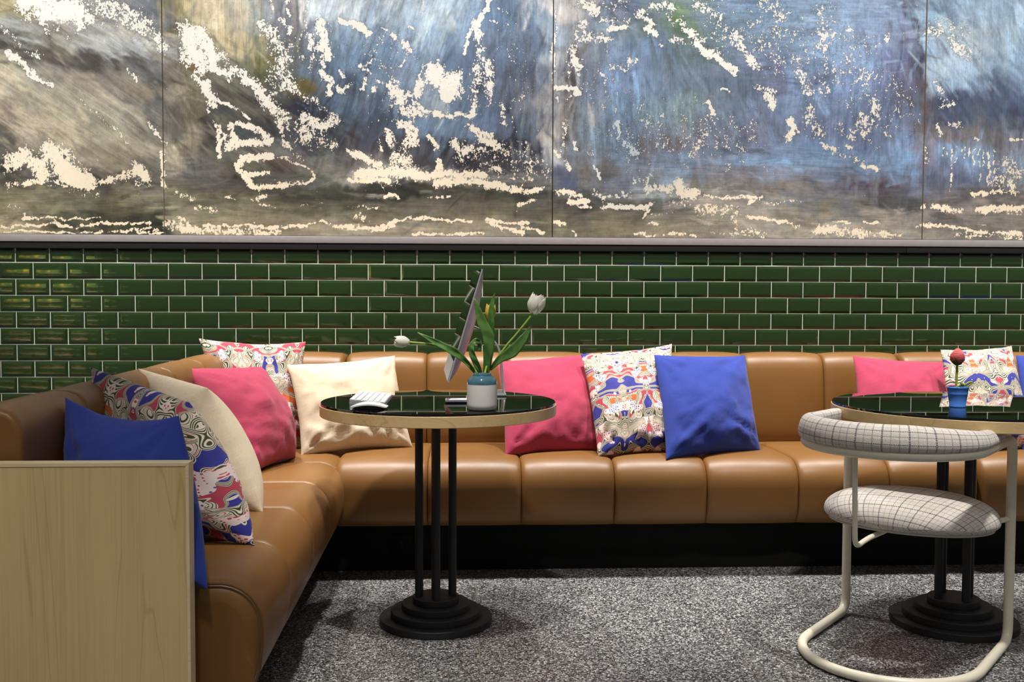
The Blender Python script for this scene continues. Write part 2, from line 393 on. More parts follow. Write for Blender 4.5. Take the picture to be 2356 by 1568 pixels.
# bevelled green wall tiles, every one an object
TW, TH, PX, PZ = .1487, .0719, .15135, .0745
def tile_me(w, h, name='tile'):
    b = .0125; V = []
    for (dx, y) in ((0, 0.0), (.0006, -.0034), (b, -.0082)):
        V += [(-w/2+dx, y, -h/2+dx), (w/2-dx, y, -h/2+dx), (w/2-dx, y, h/2-dx), (-w/2+dx, y, h/2-dx)]
    F = []
    for k in (0, 4):
        for j in range(4): F.append((k+j, k+(j+1) % 4, k+4+(j+1) % 4, k+4+j))
    F.append((8, 9, 10, 11)); me = mesh(name, V, F)
    bm = bmesh.new(); bm.from_mesh(me)
    bmesh.ops.bevel(bm, geom=[e for e in bm.edges if all(v.co.y < -.0070 for v in e.verts)], offset=.002, segments=2, profile=.5, affect='EDGES')
    bm.to_mesh(me); bm.free(); me.materials.append(M['tile']); me.polygons.foreach_set('use_smooth', [True]*len(me.polygons)); sharp(me, 14); return me
tme = tile_me(TW, TH); top_me = tile_me(TW, .0625, 'tile_cut')
rnd = random.Random(4); extra = []
for k in range(11):
    zt = 1.2390-PZ*(k-1); zc = zt-PZ/2
    x0 = -2.0148 if k % 2 == 0 else -2.0880
    n0 = -1; n1 = 31 if k <= 7 else 9
    for n in range(-5, 43):
        xc = x0+PX*(n-.5)
        if k > 7 and n > 10: continue
        seen = n0 <= n <= (31 if k % 2 == 0 else 32) if k <= 7 else n0 <= n <= n1 - (k-8)
        if not seen:
            extra.append((xc, zc, k)); continue
        o = bpy.data.objects.new('tile', top_me if k == 0 else tme); COL.objects.link(o); o.parent = wall
        o.location = (xc, -.0035, zc-(.0035 if k == 0 else 0))
        o.rotation_euler = (math.radians(rnd.gauss(0, .28)), math.radians(rnd.gauss(0, .12)), math.radians(rnd.gauss(0, .28)))
V = []; F = []
src = [tuple(v.co) for v in tme.vertices]; sf = [tuple(p.vertices) for p in tme.polygons]
for xc, zc, k in extra:
    o0 = len(V); V += [(p[0]+xc, p[1]-.0035, p[2]+zc) for p in src]; F += [tuple(i+o0 for i in f) for f in sf]
o = obj('outer_tiles', mesh('outer_tiles', V, F), M['tile'], wall); sharp(o.data, 14); o['kind'] = 'stuff'
# ledge under the paintings: grey aluminium rail over a black strip that comes in lengths
put(box('trim_1', -3.0, 3.6, -.034, 0.0, 1.3335, 1.3655, M['trim'], None, .0012), kind='structure')
tr = put(box('trim_2', -3.0, 3.6, -.020, 0.0, 1.3040, 1.3330, M['trim_black']), kind='structure')
for a, b in ((-2.9, -.6527), (-.6507, 2.102), (2.104, 3.5)):
    box('strip_length', a, b, -.027, -.0195, 1.3030, 1.3328, M['trim_black'], tr, .0012)
# floor of large terrazzo tiles
fl = put(box('floor', -2.4, 4.4, -5.6, 0.0, -.06, -.0025, M['joint']), kind='structure')
FS = .404
fme = box_me('floor_tile', -FS/2+.0014, FS/2-.0014, -FS/2+.0014, FS/2-.0014, -.02, 0, .0008, 1)
fme.materials.append(M['floor']); extra = []
for i in range(-4, 10):
    for j in range(-9, 4):
        xc = .062+FS*(i+.5); yc = -1.245+FS*(j+.5)
        if yc-FS/2 < -5.6 or yc+FS/2 > .0 or xc+FS/2 > 4.4: continue
        if -.8 < xc < 3.0 and -3.1 < yc < -.5:
            o = bpy.data.objects.new('floor_tile', fme); COL.objects.link(o); o.parent = fl; o.location = (xc, yc, rnd.uniform(-.0004, 0))
        else: extra.append((xc, yc))
V = []; F = []
src = [tuple(v.co) for v in fme.vertices]; sf = [tuple(p.vertices) for p in fme.polygons]
for xc, yc in extra:
    o0 = len(V); V += [(p[0]+xc, p[1]+yc, p[2]) for p in src]; F += [tuple(i+o0 for i in f) for f in sf]
o = obj('outer_floor_tiles', mesh('outer_floor_tiles', V, F), M['floor'], fl, smooth=False); o['kind'] = 'stuff'

# ------------------------------------------------------------------ banquettes of tan leather
def arc(cx, cy, r, a0, a1, n=6):
    return [(cx+r*math.cos(math.radians(a0+(a1-a0)*k/n)), cy+r*math.sin(math.radians(a0+(a1-a0)*k/n))) for k in range(n+1)]
def resample(P, n):
    P = np.array(P, float); d = np.r_[0, np.cumsum(np.linalg.norm(np.diff(P, axis=0), axis=1))]
    t = np.linspace(0, d[-1], n); return np.c_[np.interp(t, d, P[:, 0]), np.interp(t, d, P[:, 1])]
# section: distance from the wall d (towards the room) against height z
SEAT = resample([(.06, .20), (.06, .405), (.12, .428), (.20, .436), (.40, .444), (.60, .449), (.68, .449)] + arc(.730, .354, .094, 86, -2, 9) + [(.824, .30), (.818, .25)] + arc(.774, .222, .030, -10, -90, 5) + [(.30, .192), (.06, .196)], 64)
BACK = resample([(.017, .20), (.017, .79)] + arc(.054, .792, .037, 180, 90, 5) + [(.10, .831)] + arc(.118, .762, .069, 88, 24, 8) + [(.193, .735), (.202, .66), (.208, .59), (.211, .52), (.208, .465), (.198, .435), (.185, .30)], 48)
def channel(name, prof, w, bulge, depth, r_end=(.012, .012), nu=30, closed=True, mask=None):
    """one upholstered channel: the section swept over width w, swelling between its seams"""
    P = np.array(prof); c = P.mean(0); m = len(P)
    T = np.roll(P, -1, 0)-np.roll(P, 1, 0)
    if not closed: T[0] = P[1]-P[0]; T[-1] = P[-1]-P[-2]
    T /= np.linalg.norm(T, axis=1)[:, None]; N = np.c_[-T[:, 1], T[:, 0]]
    if ((P-c)*N).sum() < 0: N = -N
    V = []
    ts = .5-.5*np.cos(np.linspace(0, math.pi, nu))
    for t in ts:
        x = t*w; e = min(t*w, (1-t)*w); rr = r_end[0] if t < .5 else r_end[1]
        s = 1-abs(2*t-1)**3.2
        g = -rr*(1-math.sqrt(max(0, 1-(1-min(e/rr, 1))**2))) if rr > 0 else 0
        off = bulge*s + g - depth*math.exp(-(e/.010)**2)
        k = np.ones(m) if mask is None else mask
        Q = P+N*(off*k)[:, None]
        V += [(x, q[0], q[1]) for q in Q]
    F = grid_faces(nu, m, False, closed)
    F = [f[::-1] for f in F]
    if closed: F.append(tuple(range(m))); F.append(tuple(reversed(range((nu-1)*m, nu*m))))
    return mesh(name, V, F)
def place_channel(name, me, parent, x, side=False):
    o = obj(name, me, M['leather'], parent); sharp(me, 60)
    return o
SM = np.clip((SEAT[:, 0]-.15)/.3, 0, 1)*np.clip((SEAT[:, 1]-.19)/.05, 0, 1)
BM = np.clip((BACK[:, 0]-.03)/.05, 0, 1)
flip = Matrix(((1, 0, 0, 0), (0, -1, 0, 0), (0, 0, 1, 0), (0, 0, 0, 1)))
def run(root, xs, xb, left_gap=True, right_gap=True, SP=SEAT, BP=BACK, bb=.009):
    cache = {}
    for kind, prof, mask, cuts, bulge, depth, gap in (('seat_panel', SP, SM, xs, .013, .0042, .034), ('backrest_panel', BP, BM, xb, bb, .0042 if bb > .005 else .0025, .022 if bb > .005 else .010)):
        n = len(cuts)-1
        for i in range(n):
            w = cuts[i+1]-cuts[i]; l = gap if (i == 0 and left_gap) else .008; r = gap if (i == n-1 and right_gap) else .008
            key = (kind, round(w, 4), l, r)
            if key not in cache:
                me = channel(kind, prof, w-.0006, bulge, depth, (l, r), mask=mask); me.transform(flip); me.flip_normals(); me.materials.append(M['leather'])
                me.polygons.foreach_set('use_smooth', [True]*len(me.polygons)); sharp(me, 60); cache[key] = me
            o = bpy.data.objects.new(kind, cache[key]); COL.objects.link(o); o.parent = root; o.location = (cuts[i]+.0003, 0, 0)
bq = thing('banquette', 'long tan leather banquette with channelled seat along the green tiled wall', 'banquette', (0, 0, 0))
run(bq, [-.492+.3665*i for i in range(8)], [-.510+.3615*i for i in range(8)])
box('plinth', -.59, 2.072, -.714, -.02, 0.0, .195, M['plinth'], bq)
b2 = thing('banquette', 'tan leather banquette at the right, beyond the dark gap behind the chair', 'banquette', (0, 0, 0))
run(b2, [2.078+.3665*i for i in range(6)], [2.026+.3615*i for i in range(6)])
box('plinth', 2.074, 3.90, -.714, -.02, 0.0, .195, M['plinth'], b2)
# the left run stands at right angles: built like the others, then turned so that its front looks along +X
SEATL = resample([(.16, .20), (.16, .40), (.22, .428), (.36, .441), (.46, .446), (.52, .446)] + arc(.571, .350, .096, 86, -2, 9) + [(.667, .30), (.661, .25)] + arc(.622, .222, .030, -10, -90, 5) + [(.30, .192), (.16, .196)], 64)
BACKL = resample([(.010, .20), (.010, .80)] + arc(.050, .807, .040, 180, 90, 5) + [(.072, .848)] + arc(.085, .785, .062, 88, 6, 9) + [(.150, .66), (.168, .50), (.178, .30)], 48)
b3 = thing('banquette', 'tan leather banquette arm running forward at the left behind the maple panel', 'banquette', (-1.120, 0, 0), math.pi/2)
# local x runs along world +Y, local -y looks along world +X
run(b3, [-2.47, -2.05, -1.63, -1.20, -.78, -.42, -.03], [-2.47, -2.05, -1.63, -1.20, -.78, -.42, -.025], SP=SEATL, BP=BACKL, bb=.003)
box('plinth', -2.40, -.725, -.52, -.03, 0.0, .195, M['plinth'], b3)
me = channel('backrest_panel', BACK, .470, .009, .005, (.008, .022), mask=BM); me.transform(flip); me.flip_normals()
o = obj('backrest_panel', me, M['leather'], b3); sharp(me, 60); o.rotation_euler = (0, 0, -math.pi/2); o.location = (0, -.136, 0)
pt = [(-2.471, -(a+.001), b) for a, b in SEATL if b > .2 and a > .165]
tube('piping', [(-2.464, p[1]-.004, p[2]+.001) for p in pt], .0028, M['stitch'], b3, 8)
# socket on the plinth
sk = thing('power_socket', 'black square power socket on the plinth behind the left table', 'socket', (-.229, -.714, .105))
box('cover_plate', -.041, .041, -.006, 0, -.041, .041, M['plinth'], sk, .002)
lathe('socket_well', [(.021, 0), (.021, .004), (.0185, .0045), (.018, .001)], M['plinth'], sk, n=28).rotation_euler = (math.pi/2, 0, 0)
sk.children[-1].location = (0, -.006, 0)
for s_ in (-1, 1):
    q = lathe('contact', [(.0028, 0), (.0028, .002)], M['black'], sk, n=12); q.rotation_euler = (math.pi/2, 0, 0); q.location = (0, -.0072, .0095*s_)

# maple panel at the near end of the left run
pn = thing('end_panel', 'upright maple board at lower left with pale mitred edging', 'panel', (-.85, -2.54, 0))
box('board', -.30, .2585, -.0185, .0185, .0, .731, M['wood_v'], pn)
def prism(name, P, y0, y1, mat, parent):
    n = len(P); V = [(a, y0, b) for a, b in P]+[(a, y1, b) for a, b in P]
    F = [tuple(range(n)), tuple(reversed(range(n, 2*n)))]+[(i, i+n, (i+1) % n+n, (i+1) % n) for i in range(n)]
    o = obj(name, mesh(name, V, F), mat, parent, smooth=False); bm = bmesh.new(); bm.from_mesh(o.data); bmesh.ops.recalc_face_normals(bm, faces=bm.faces); bm.to_mesh(o.data); bm.free(); return o
prism('top_edging', [(-.30, .7312), (.2587, .7312), (.2655, .738), (-.30, .738)], -.0200, .0200, M['wood_edge'], pn)
prism('side_edging', [(.2590, 0), (.2657, 0), (.2657, .7378), (.2590, .7310)], -.0200, .0200, M['wood_edge'], pn)

# ------------------------------------------------------------------ tables
def round_table(x, y, ang, label, R=.392, rb=1.0, T=.7475, off=(0, 0)):
    t = thing('round_table', label, 'table', (x, y, 0), 0)
    d = T-.7472
    lathe('wood_rim', [(R-.03, .704+d), (R-.002, .704+d), (R, .706+d), (R, .7385+d), (R-.001, .7395+d), (R-.03, .7395+d)], M['rim'], t, n=120)
    lathe('glass_top', [(.01, .7380+d), (R-.004, .7380+d), (R-.0020, .7396+d), (R-.0028, .7465+d), (R-.0045, .7472+d), (.01, .7472+d)], M['glass'], t, n=120, ang=5)
    lathe('mounting_plate', [(.14, .692+d), (.14, .7050+d), (.02, .7050+d)], M['black'], t, n=48)
    z = 0.0
    ox, oy = off
    for r, h in ((.189, .0235), (.151, .0225), (.114, .0225), (.0775, .0225)):
        r *= rb; lathe('base_disc', [(r-.004, z), (r, z+.001), (r, z+h-.002), (r-.002, z+h), (.01, z+h)], M['black'], t, (ox, oy, 0), n=72, ang=30); z += h
    for k in range(4):
        a = math.pi/2*k+ang; p = (ox+.056*rb*math.cos(a), oy+.056*rb*math.sin(a))
        tube('leg', [p+(z,), p+(.696+d,)], .0136, M['black'], t, 20)
    return t
round_table(-.070, -1.365, math.radians(3), 'smaller round black glass table with the computer and white tulips', off=(-.010, 0))
round_table(1.700, -1.455, math.radians(-78), 'larger round black glass table with the blue bucket behind the chair', .442, 1.08, .7430, (-.036, .006))

# ------------------------------------------------------------------ chair
def u_path(L, r, z, n=24):
    P = [(0, -r, z)]+[(L*k/6, -r, z) for k in range(1, 7)]
    P += [(L+r*math.sin(math.pi*k/n), -r*math.cos(math.pi*k/n), z) for k in range(1, n)]
    P += [(L*k/6, r, z) for k in range(6, -1, -1)]
    return P
def rounded(pts, r, n=6):
    """polyline with its corners rounded"""
    P = [np.array(p, float) for p in pts]; out = [P[0]]
    for i in range(1, len(P)-1):
        a = P[i-1]-P[i]; b = P[i+1]-P[i]; la = np.linalg.norm(a); lb = np.linalg.norm(b)
        k = min(r, .49*la, .49*lb); a = P[i]+a/la*k; b = P[i]+b/lb*k
        for j in range(n+1):
            t = j/n; out.append((1-t)**2*a+2*t*(1-t)*P[i]+t*t*b)
    out.append(P[-1]); return out
ax = Vector((-.647, -.763, 0)); CR = .259
ch = thing('tub_chair', 'white tubular steel chair in checked cream wool at the right table', 'chair', (1.5375, -1.4975, 0), math.atan2(ax.y, ax.x))
# local +x points to the back of the chair, towards the camera; local y runs across
LZ, TZ, L = .0155, .657, .345
flp = [p for p in u_path(L, CR, LZ)]; tpp = [p for p in u_path(L, CR, TZ)]
loop = [(0.03, -CR, TZ)]
path = rounded([(.10, -CR, TZ), (0, -CR, TZ), (0, -CR, LZ), (.10, -CR, LZ)], .055, 8)
top = [(q[0], q[1], q[2]) for q in tpp if q[0] > .12 or False]
full = path[::-1]                      # floor -> leg -> top on side one
half_floor = [p for p in flp if p[0] > .11]
leg1 = rounded([(.11, -CR, LZ), (0, -CR, LZ), (0, -CR, TZ), (.11, -CR, TZ)], .055, 8)
leg2 = rounded([(.11, CR, TZ), (0, CR, TZ), (0, CR, LZ), (.11, CR, LZ)], .055, 8)
tube('back_rail', [(.11, -CR, TZ)]+[p for p in tpp if p[0] > .112]+[(.11, CR, TZ)], .0150, M['chair_paint'], ch, 18)
tube('floor_rail', [(.11, -CR, LZ)]+[p for p in flp if p[0] > .112]+[(.11, CR, LZ)], .0150, M['chair_paint'], ch, 18)
tube('leg', leg1, .0150, M['chair_paint'], ch, 18)
tube('leg', leg2, .0150, M['chair_paint'], ch, 18)
# seat: a thick round cushion with a piped lower edge
def seat_me(a, b, h, n=72, m=26):
    V = []; UV = []
    rows = []
    for j in range(m+1):
        t = j/m; phi = -math.pi/2+math.pi*t
        s = math.copysign(abs(math.sin(phi))**.95, phi); c = abs(math.cos(phi))**(.62 if s > 0 else .40); z = s*h*(.62 if s > 0 else .26)
        rows.append((c, z))
    for c, z in rows:
        for k in range(n):
            q = 2*math.pi*k/n; V.append((a*c*math.cos(q), b*c*math.sin(q), z+.010*math.cos(q)*c)); 
    F = grid_faces(m+1, n, False, True)
    return mesh('seat', V, F), rows
sme, rows = seat_me(.240, .262, .125)
st = obj('seat', sme, M['check'], ch); st.location = (.200, .008, .415)
ul = sme.uv_layers.new(name='UVMap'); co = np.empty(len(sme.vertices)*3); sme.vertices.foreach_get('co', co); co = co.reshape(-1, 3)
li = np.empty(len(sme.loops), np.int32); sme.loops.foreach_get('vertex_index', li)
rr = np.hypot(co[:, 0]/.240, co[:, 1]/.262)+1e-6; zz = (co[:, 2])/.0775
arcl = np.where(zz > 0, np.arcsin(np.clip(rr, 0, 1)), math.pi-np.arcsin(np.clip(rr, 0, 1)))/(math.pi/2)
uvv = np.c_[co[:, 0]/rr*arcl*1.1, co[:, 1]/rr*arcl*1.1]
ul.data.foreach_set('uv', uvv[li].astype(np.float32).ravel())
ring = [(.240*.925*math.cos(2*math.pi*k/80), .262*.925*math.sin(2*math.pi*k/80), -.0215+.0095*math.cos(2*math.pi*k/80)) for k in range(81)]
pp = tube('piping', ring, .0042, M['check'], ch, 8); pp.location = st.location
pp.data.uv_layers.new(name='UVMap')
# thin hangers that carry the seat
def hanger(y, x):
    return rounded([(x, y, TZ-.006), (x-.012, y*.985, .385), (x-.06, y*.62, .372)], .032, 7)
tube('hanger', rounded([(.566, -.043, TZ-.006), (.556, -.042, .372), (.47, -.034, .384), (.25, -.02, .384)], .034, 7), .0078, M['chair_paint'], ch, 12)
tube('hanger', rounded([(.005, CR-.004, .402), (.09, .215, .398), (.16, .10, .376)], .03, 6), .0085, M['chair_paint'], ch, 12)
# padded back roll that sits on the rail
def pad_me():
    P = [p for p in u_path(L, CR-.006, 0, 40)]
    P = [np.array(p) for p in P if p[0] > .17]
    pts = [np.array((.160, -CR+.006, 0))]+P+[np.array((.160, CR-.006, 0))]
    n = 26; V = []; UV = []; m = len(pts); d = 0; F = []
    Pv, T, N = frames(pts)
    for i, p in enumerate(pts):
        if i: d += np.linalg.norm(pts[i]-pts[i-1])
        t = Vector(T[i]); side = Vector((t.y, -t.x, 0))
        for k in range(n+1):
            a = 2*math.pi*k/n; cx = math.copysign(abs(math.cos(a))**.75, math.cos(a))*.027; cz = math.copysign(abs(math.sin(a))**.8, math.sin(a))*.0375
            f = i/(m-1); tp = 1-.50*max(0, (f-.62)/.38)**1.2-.16*max(0, (.22-f)/.22)
            lean = -.008*(cz/.0375); cz = cz*tp-.0375*(1-tp)
            q = Vector(p)+side*(cx*(.4+.6*tp)+lean)+Vector((0, 0, cz)); V.append(q); UV.append((d, a*.042))
    F = grid_faces(m, n+1)
    # rounded ends
    for end, base, sgn in ((0, 0, -1), (m-1, (m-1)*(n+1), 1)):
        t = Vector(T[end])*sgn; cprev = list(range(base, base+n+1)); cen = sum((V[i] for i in cprev[:-1]), Vector())/n
        for s, dd in ((.86, .012), (.55, .023), (.10, .027)):
            o0 = len(V)
            for k in range(n+1): V.append(cen+(V[base+k]-cen)*s+t*dd); UV.append((UV[base][0]+sgn*dd*2, UV[base+k][1]))
            cur = list(range(o0, o0+n+1))
            for k in range(n):
                f = (cprev[k], cprev[k+1], cur[k+1], cur[k]); F.append(f if sgn > 0 else f[::-1])
            cprev = cur
        F.append(tuple(cprev[:-1]) if sgn > 0 else tuple(reversed(cprev[:-1])))
    me = mesh('back_pad', V, F); ul = me.uv_layers.new(name='UVMap')
    li = np.empty(len(me.loops), np.int32); me.loops.foreach_get('vertex_index', li)
    ul.data.foreach_set('uv', np.array(UV, np.float32)[li].ravel())
    bm = bmesh.new(); bm.from_mesh(me); bmesh.ops.recalc_face_normals(bm, faces=bm.faces); bm.to_mesh(me); bm.free()
    return me
pd = obj('back_pad', pad_me(), M['check'], ch); pd.location = (0, 0, TZ+.0475)

# ------------------------------------------------------------------ cushions
def cushion(mat, TL, TR, BR, BL, T, seed, label, group=None, pull=.055, sag=.25, folds=1.0, side=None):
    side = pull if side is None else side
    TL, TR, BR, BL = [np.array(p, float) for p in (TL, TR, BR, BL)]
    n = 44; u = np.sin(np.linspace(-math.pi/2, math.pi/2, n)*.999); U_, V_ = np.meshgrid(u, u, indexing='ij')
    nz = np.cross(TR-BL, TL-BR); nz /= np.linalg.norm(nz)
    if nz[1] > 0: nz = -nz                                   # front looks into the room
    w = .5*(np.linalg.norm(TR-TL)+np.linalg.norm(BR-BL)); h = .5*(np.linalg.norm(TL-BL)+np.linalg.norm(TR-BR))
    uu = U_*(1-side*(1-V_**2)+.012*fbm(V_*3+seed, V_*0+seed, seed)); vv = V_*(1-pull*(1-U_**2)+.012*fbm(U_*3+seed, U_*0+seed*2, seed+3))
    a = (uu+1)/2; b = (vv+1)/2
    P = (a*b)[..., None]*TR+((1-a)*b)[..., None]*TL+(a*(1-b))[..., None]*BR+((1-a)*(1-b))[..., None]*BL
    prof = ((1-np.abs(U_)**2.3)*(1-np.abs(V_)**2.3))**.56
    prof = prof*(1-sag*V_*.6)
    rim = np.clip((1-np.maximum(abs(U_), abs(V_)))*6, 0, 1)
    wr = fbm(U_*2.2+seed*1.7, V_*2.2, seed+9, 4)*.020+folds*.0085*np.sin((U_*.5+V_*1.2+fbm(U_*1.3, V_*1.3, seed)*1.4)*9+seed)*np.clip(.9-(V_+1)*.8, 0, 1)
    cr = 0
    for cu, cv in ((-1, -1), (1, -1), (-1, 1), (1, 1)):      # folds that run out of the corners
        dx = (U_-cu); dy = (V_-cv); rad = np.hypot(dx, dy); an = np.arctan2(dy*cv, dx*cu)
        cr = cr+np.sin(an*13+seed+cu*2+cv)*np.exp(-(rad/.55)**2)*.006*folds
    fr = P+nz*((T*.56*prof)+(wr+cr)*rim*np.minimum(1, prof*1.6))[..., None]
    bk = P-nz*(T*.44*prof)[..., None]
    V = list(fr.reshape(-1, 3)); idx = np.arange(n*n).reshape(n, n); bid = idx.copy()
    for i in range(n):
        for j in range(n):
            if 0 < i < n-1 and 0 < j < n-1: bid[i, j] = len(V); V.append(bk[i, j])
    F = []
    for i in range(n-1):
        for j in range(n-1):
            F.append((idx[i, j], idx[i+1, j], idx[i+1, j+1], idx[i, j+1])); F.append((bid[i, j], bid[i, j+1], bid[i+1, j+1], bid[i+1, j]))
    c = (TL+TR+BL+BR)/4
    me = mesh('cushion', [p-c for p in V], F)
    uvv = np.zeros((len(V), 2)); uvv[:n*n, 0] = (U_.ravel()*.5+.5)*w+seed*.31; uvv[:n*n, 1] = (V_.ravel()*.5+.5)*h+seed*.17
    for i in range(n):
        for j in range(n): uvv[bid[i, j]] = uvv[idx[i, j]]
    ul = me.uv_layers.new(name='UVMap'); li = np.empty(len(me.loops), np.int32); me.loops.foreach_get('vertex_index', li)
    ul.data.foreach_set('uv', uvv[li].astype(np.float32).ravel())
    bm = bmesh.new(); bm.from_mesh(me); bmesh.ops.recalc_face_normals(bm, faces=bm.faces); bm.to_mesh(me); bm.free()
    o = obj('cushion', me, mat); o.location = c
    o['label'] = label; o['category'] = 'cushion'; o['group'] = 'cushions on the banquettes'
    return o
# back run, left to right
cushion(M['print'], (-1.0833, -0.4600, 0.9147), (-0.6681, -0.3000, 0.8932), (-0.6488, -0.4600, 0.4456), (-0.9807, -0.5600, 0.4622), .15, 1, 'red and cream floral cushion in the corner, standing higher than the backrest', pull=.075)
cushion(M['cream'], (-0.7257, -0.4400, 0.8047), (-0.2837, -0.3000, 0.8349), (-0.1977, -0.4559, 0.4560), (-0.6358, -0.6630, 0.4520), .17, 2, 'cream linen cushion behind the left table beside the corner', pull=.065, folds=1.6)
cushion(M['pink'], (0.1590, -0.3200, 0.8078), (0.6113, -0.2700, 0.8451), (0.6022, -0.5746, 0.4560), (0.1847, -0.6641, 0.4520), .17, 3, 'raspberry pink cushion behind the right edge of the left table', pull=.045)
cushion(M['print'], (0.5187, -0.4000, 0.8469), (0.9349, -0.3000, 0.8854), (0.8909, -0.6555, 0.4600), (0.5527, -0.7268, 0.4550), .15, 4, 'floral print cushion between the pink cushion and the upright blue one', folds=1.2)
cushion(M['blue'], (0.8237, -0.4700, 0.8474), (1.2537, -0.3300, 0.8374), (1.2466, -0.6097, 0.4550), (0.8173, -0.7809, 0.4520), .16, 5, 'square royal blue cushion standing alone right of a floral one', pull=.045, folds=1.2)
cushion(M['pink'], (1.7486, -0.3000, 0.8339), (2.1958, -0.2700, 0.8048), (2.0873, -0.5428, 0.4560), (1.6383, -0.6505, 0.4560), .16, 6, 'pink cushion behind the left edge of the right table', pull=.07)
cushion(M['print'], (2.0908, -0.4200, 0.8697), (2.4621, -0.3200, 0.8802), (2.4290, -0.5768, 0.4560), (2.0036, -0.7297, 0.4560), .15, 7, 'floral print cushion behind the blue bucket')
cushion(M['blue'], (2.4942, -0.3000, 0.8381), (2.9364, -0.2800, 0.8292), (2.7904, -0.6111, 0.4560), (2.3538, -0.6231, 0.4560), .15, 8, 'royal blue cushion cut off by the right edge of the photo')
# left run, far to near
cushion(M['pink'], (-1.0080, -0.9800, 0.8275), (-0.8000, -0.6000, 0.8087), (-0.6484, -0.7143, 0.4550), (-0.7467, -1.1202, 0.4550), .21, 9, 'raspberry pink cushion leaning in the corner beside two cream ones', pull=.05, folds=.8, side=-.03)
cushion(M['cream'], (-1.0400, -1.4200, 0.8609), (-0.7594, -1.6600, 0.8178), (-0.5830, -1.7368, 0.4520), (-0.7950, -1.4000, 0.4245), .23, 10, 'cream linen cushion on the left arm between pink and floral cushions', pull=.05, folds=1.0, side=-.06)
cushion(M['print'], (-1.0576, -1.8000, 0.8934), (-0.7105, -2.0600, 0.8165), (-0.5272, -2.1440, 0.4520), (-0.8395, -1.8400, 0.4635), .22, 11, 'blue and cream floral cushion on the left arm behind the near blue one', pull=.05, folds=1.2, side=-.06)
cushion(M['blue'], (-0.9791, -2.2000, 0.8448), (-0.6463, -2.4000, 0.8222), (-0.5553, -2.5225, 0.4500), (-0.9125, -2.2400, 0.4002), .17, 12, 'royal blue cushion tucked behind the maple end panel', pull=.15, folds=1.9, side=.0)

# ------------------------------------------------------------------ things on the left table
TT = .7475
# desktop computer seen edge on: screen to the left, domed back to the right
mo = thing('computer_monitor', 'silver desktop computer seen edge on, on the left table', 'computer', (.100, -1.150, TT))
A0 = Vector((0.0710, -1.4050, 1.1862)); A1 = Vector((-0.0400, -1.4050, 0.8137))
hgt = (A0-A1).length; up = (A0-A1).normalized(); wy = .528
ydir = Vector((-.036, 1, 0)).normalized(); nrm = up.cross(ydir).normalized()          # towards the back
if nrm.x < 0: nrm = -nrm
def mon_pt(s, t, d): return A1+up*(s*hgt)+ydir*(t*wy)+nrm*d - Vector((.100, -1.150, TT))
n = 22; V = []; F = []
for i in range(n+1):
    for j in range(n+1):
        s = i/n; t = j/n; e = max(0, (1-(2*s-1)**2)*(1-(2*t-1)**2))**.5
        V.append(mon_pt(s, t, .005+.042*e*(1-.15*s)))
b0 = len(V)
F = grid_faces(n+1, n+1)
rimv = []
loop = [(i, 0) for i in range(n)]+[(n, j) for j in range(n)]+[(n-i, n) for i in range(n)]+[(0, n-j) for j in range(n)]
for i, j in loop: V.append(mon_pt(i/n, j/n, 0)); rimv.append((i*(n+1)+j, len(V)-1))
for k in range(len(rimv)):
    a, b = rimv[k], rimv[(k+1) % len(rimv)]; F.append((a[0], b[0], b[1], a[1]))
F.append(tuple(r[1] for r in rimv))
me = mesh('housing', V, F); bm = bmesh.new(); bm.from_mesh(me); bmesh.ops.recalc_face_normals(bm, faces=bm.faces); bm.to_mesh(me); bm.free()
o = obj('housing', me, M['alu'], mo); sharp(me, 40)
def slab(name, s0, s1, t0, t1, d0, d1, mat):
    V = [mon_pt(s, t, d) for d in (d0, d1) for s, t in ((s0, t0), (s1, t0), (s1, t1), (s0, t1))]
    me = mesh(name, V, [(0, 1, 2, 3), (7, 6, 5, 4), (0, 4, 5, 1), (1, 5, 6, 2), (2, 6, 7, 3), (3, 7, 4, 0)])
    bm = bmesh.new(); bm.from_mesh(me); bmesh.ops.recalc_face_normals(bm, faces=bm.faces); bm.to_mesh(me); bm.free()
    return obj(name, me, mat, mo, smooth=False)
slab('screen', .185, .995, .003, .997, -.0022, -.0002, M['screen'])
slab('chin', .003, .183, .003, .997, -.0022, -.0002, M['alu'])
# bent stand: plate from the middle of the back down to a foot
hub = mon_pt(.50, .5, .040)
sp = smooth_path([hub, hub+Vector((.026, 0, -.012)), Vector((.035, 0, .17)), Vector((.050, 0, .06)), Vector((.056, 0, .012))], 8)
V = []; F = []
for i, p in enumerate(sp):
    p = Vector(p)
    q = Vector(sp[min(i+1, len(sp)-1)])-Vector(sp[max(i-1, 0)]); nn = Vector((q.z, 0, -q.x)).normalized()*.003; hw = .045+.035*i/len(sp)
    V += [p+nn+Vector((0, -hw, 0)), p+nn+Vector((0, hw, 0)), p-nn+Vector((0, hw, 0)), p-nn+Vector((0, -hw, 0))]
F = grid_faces(len(sp), 4, False, True); F += [(3, 2, 1, 0), tuple(range(len(V)-4, len(V)))]
o = obj('stand', mesh('stand', V, F), M['alu'], mo); sharp(o.data, 40)
box('foot', -.035, .062, -.082, .082, 0.0, .010, M['alu'], mo, .004)
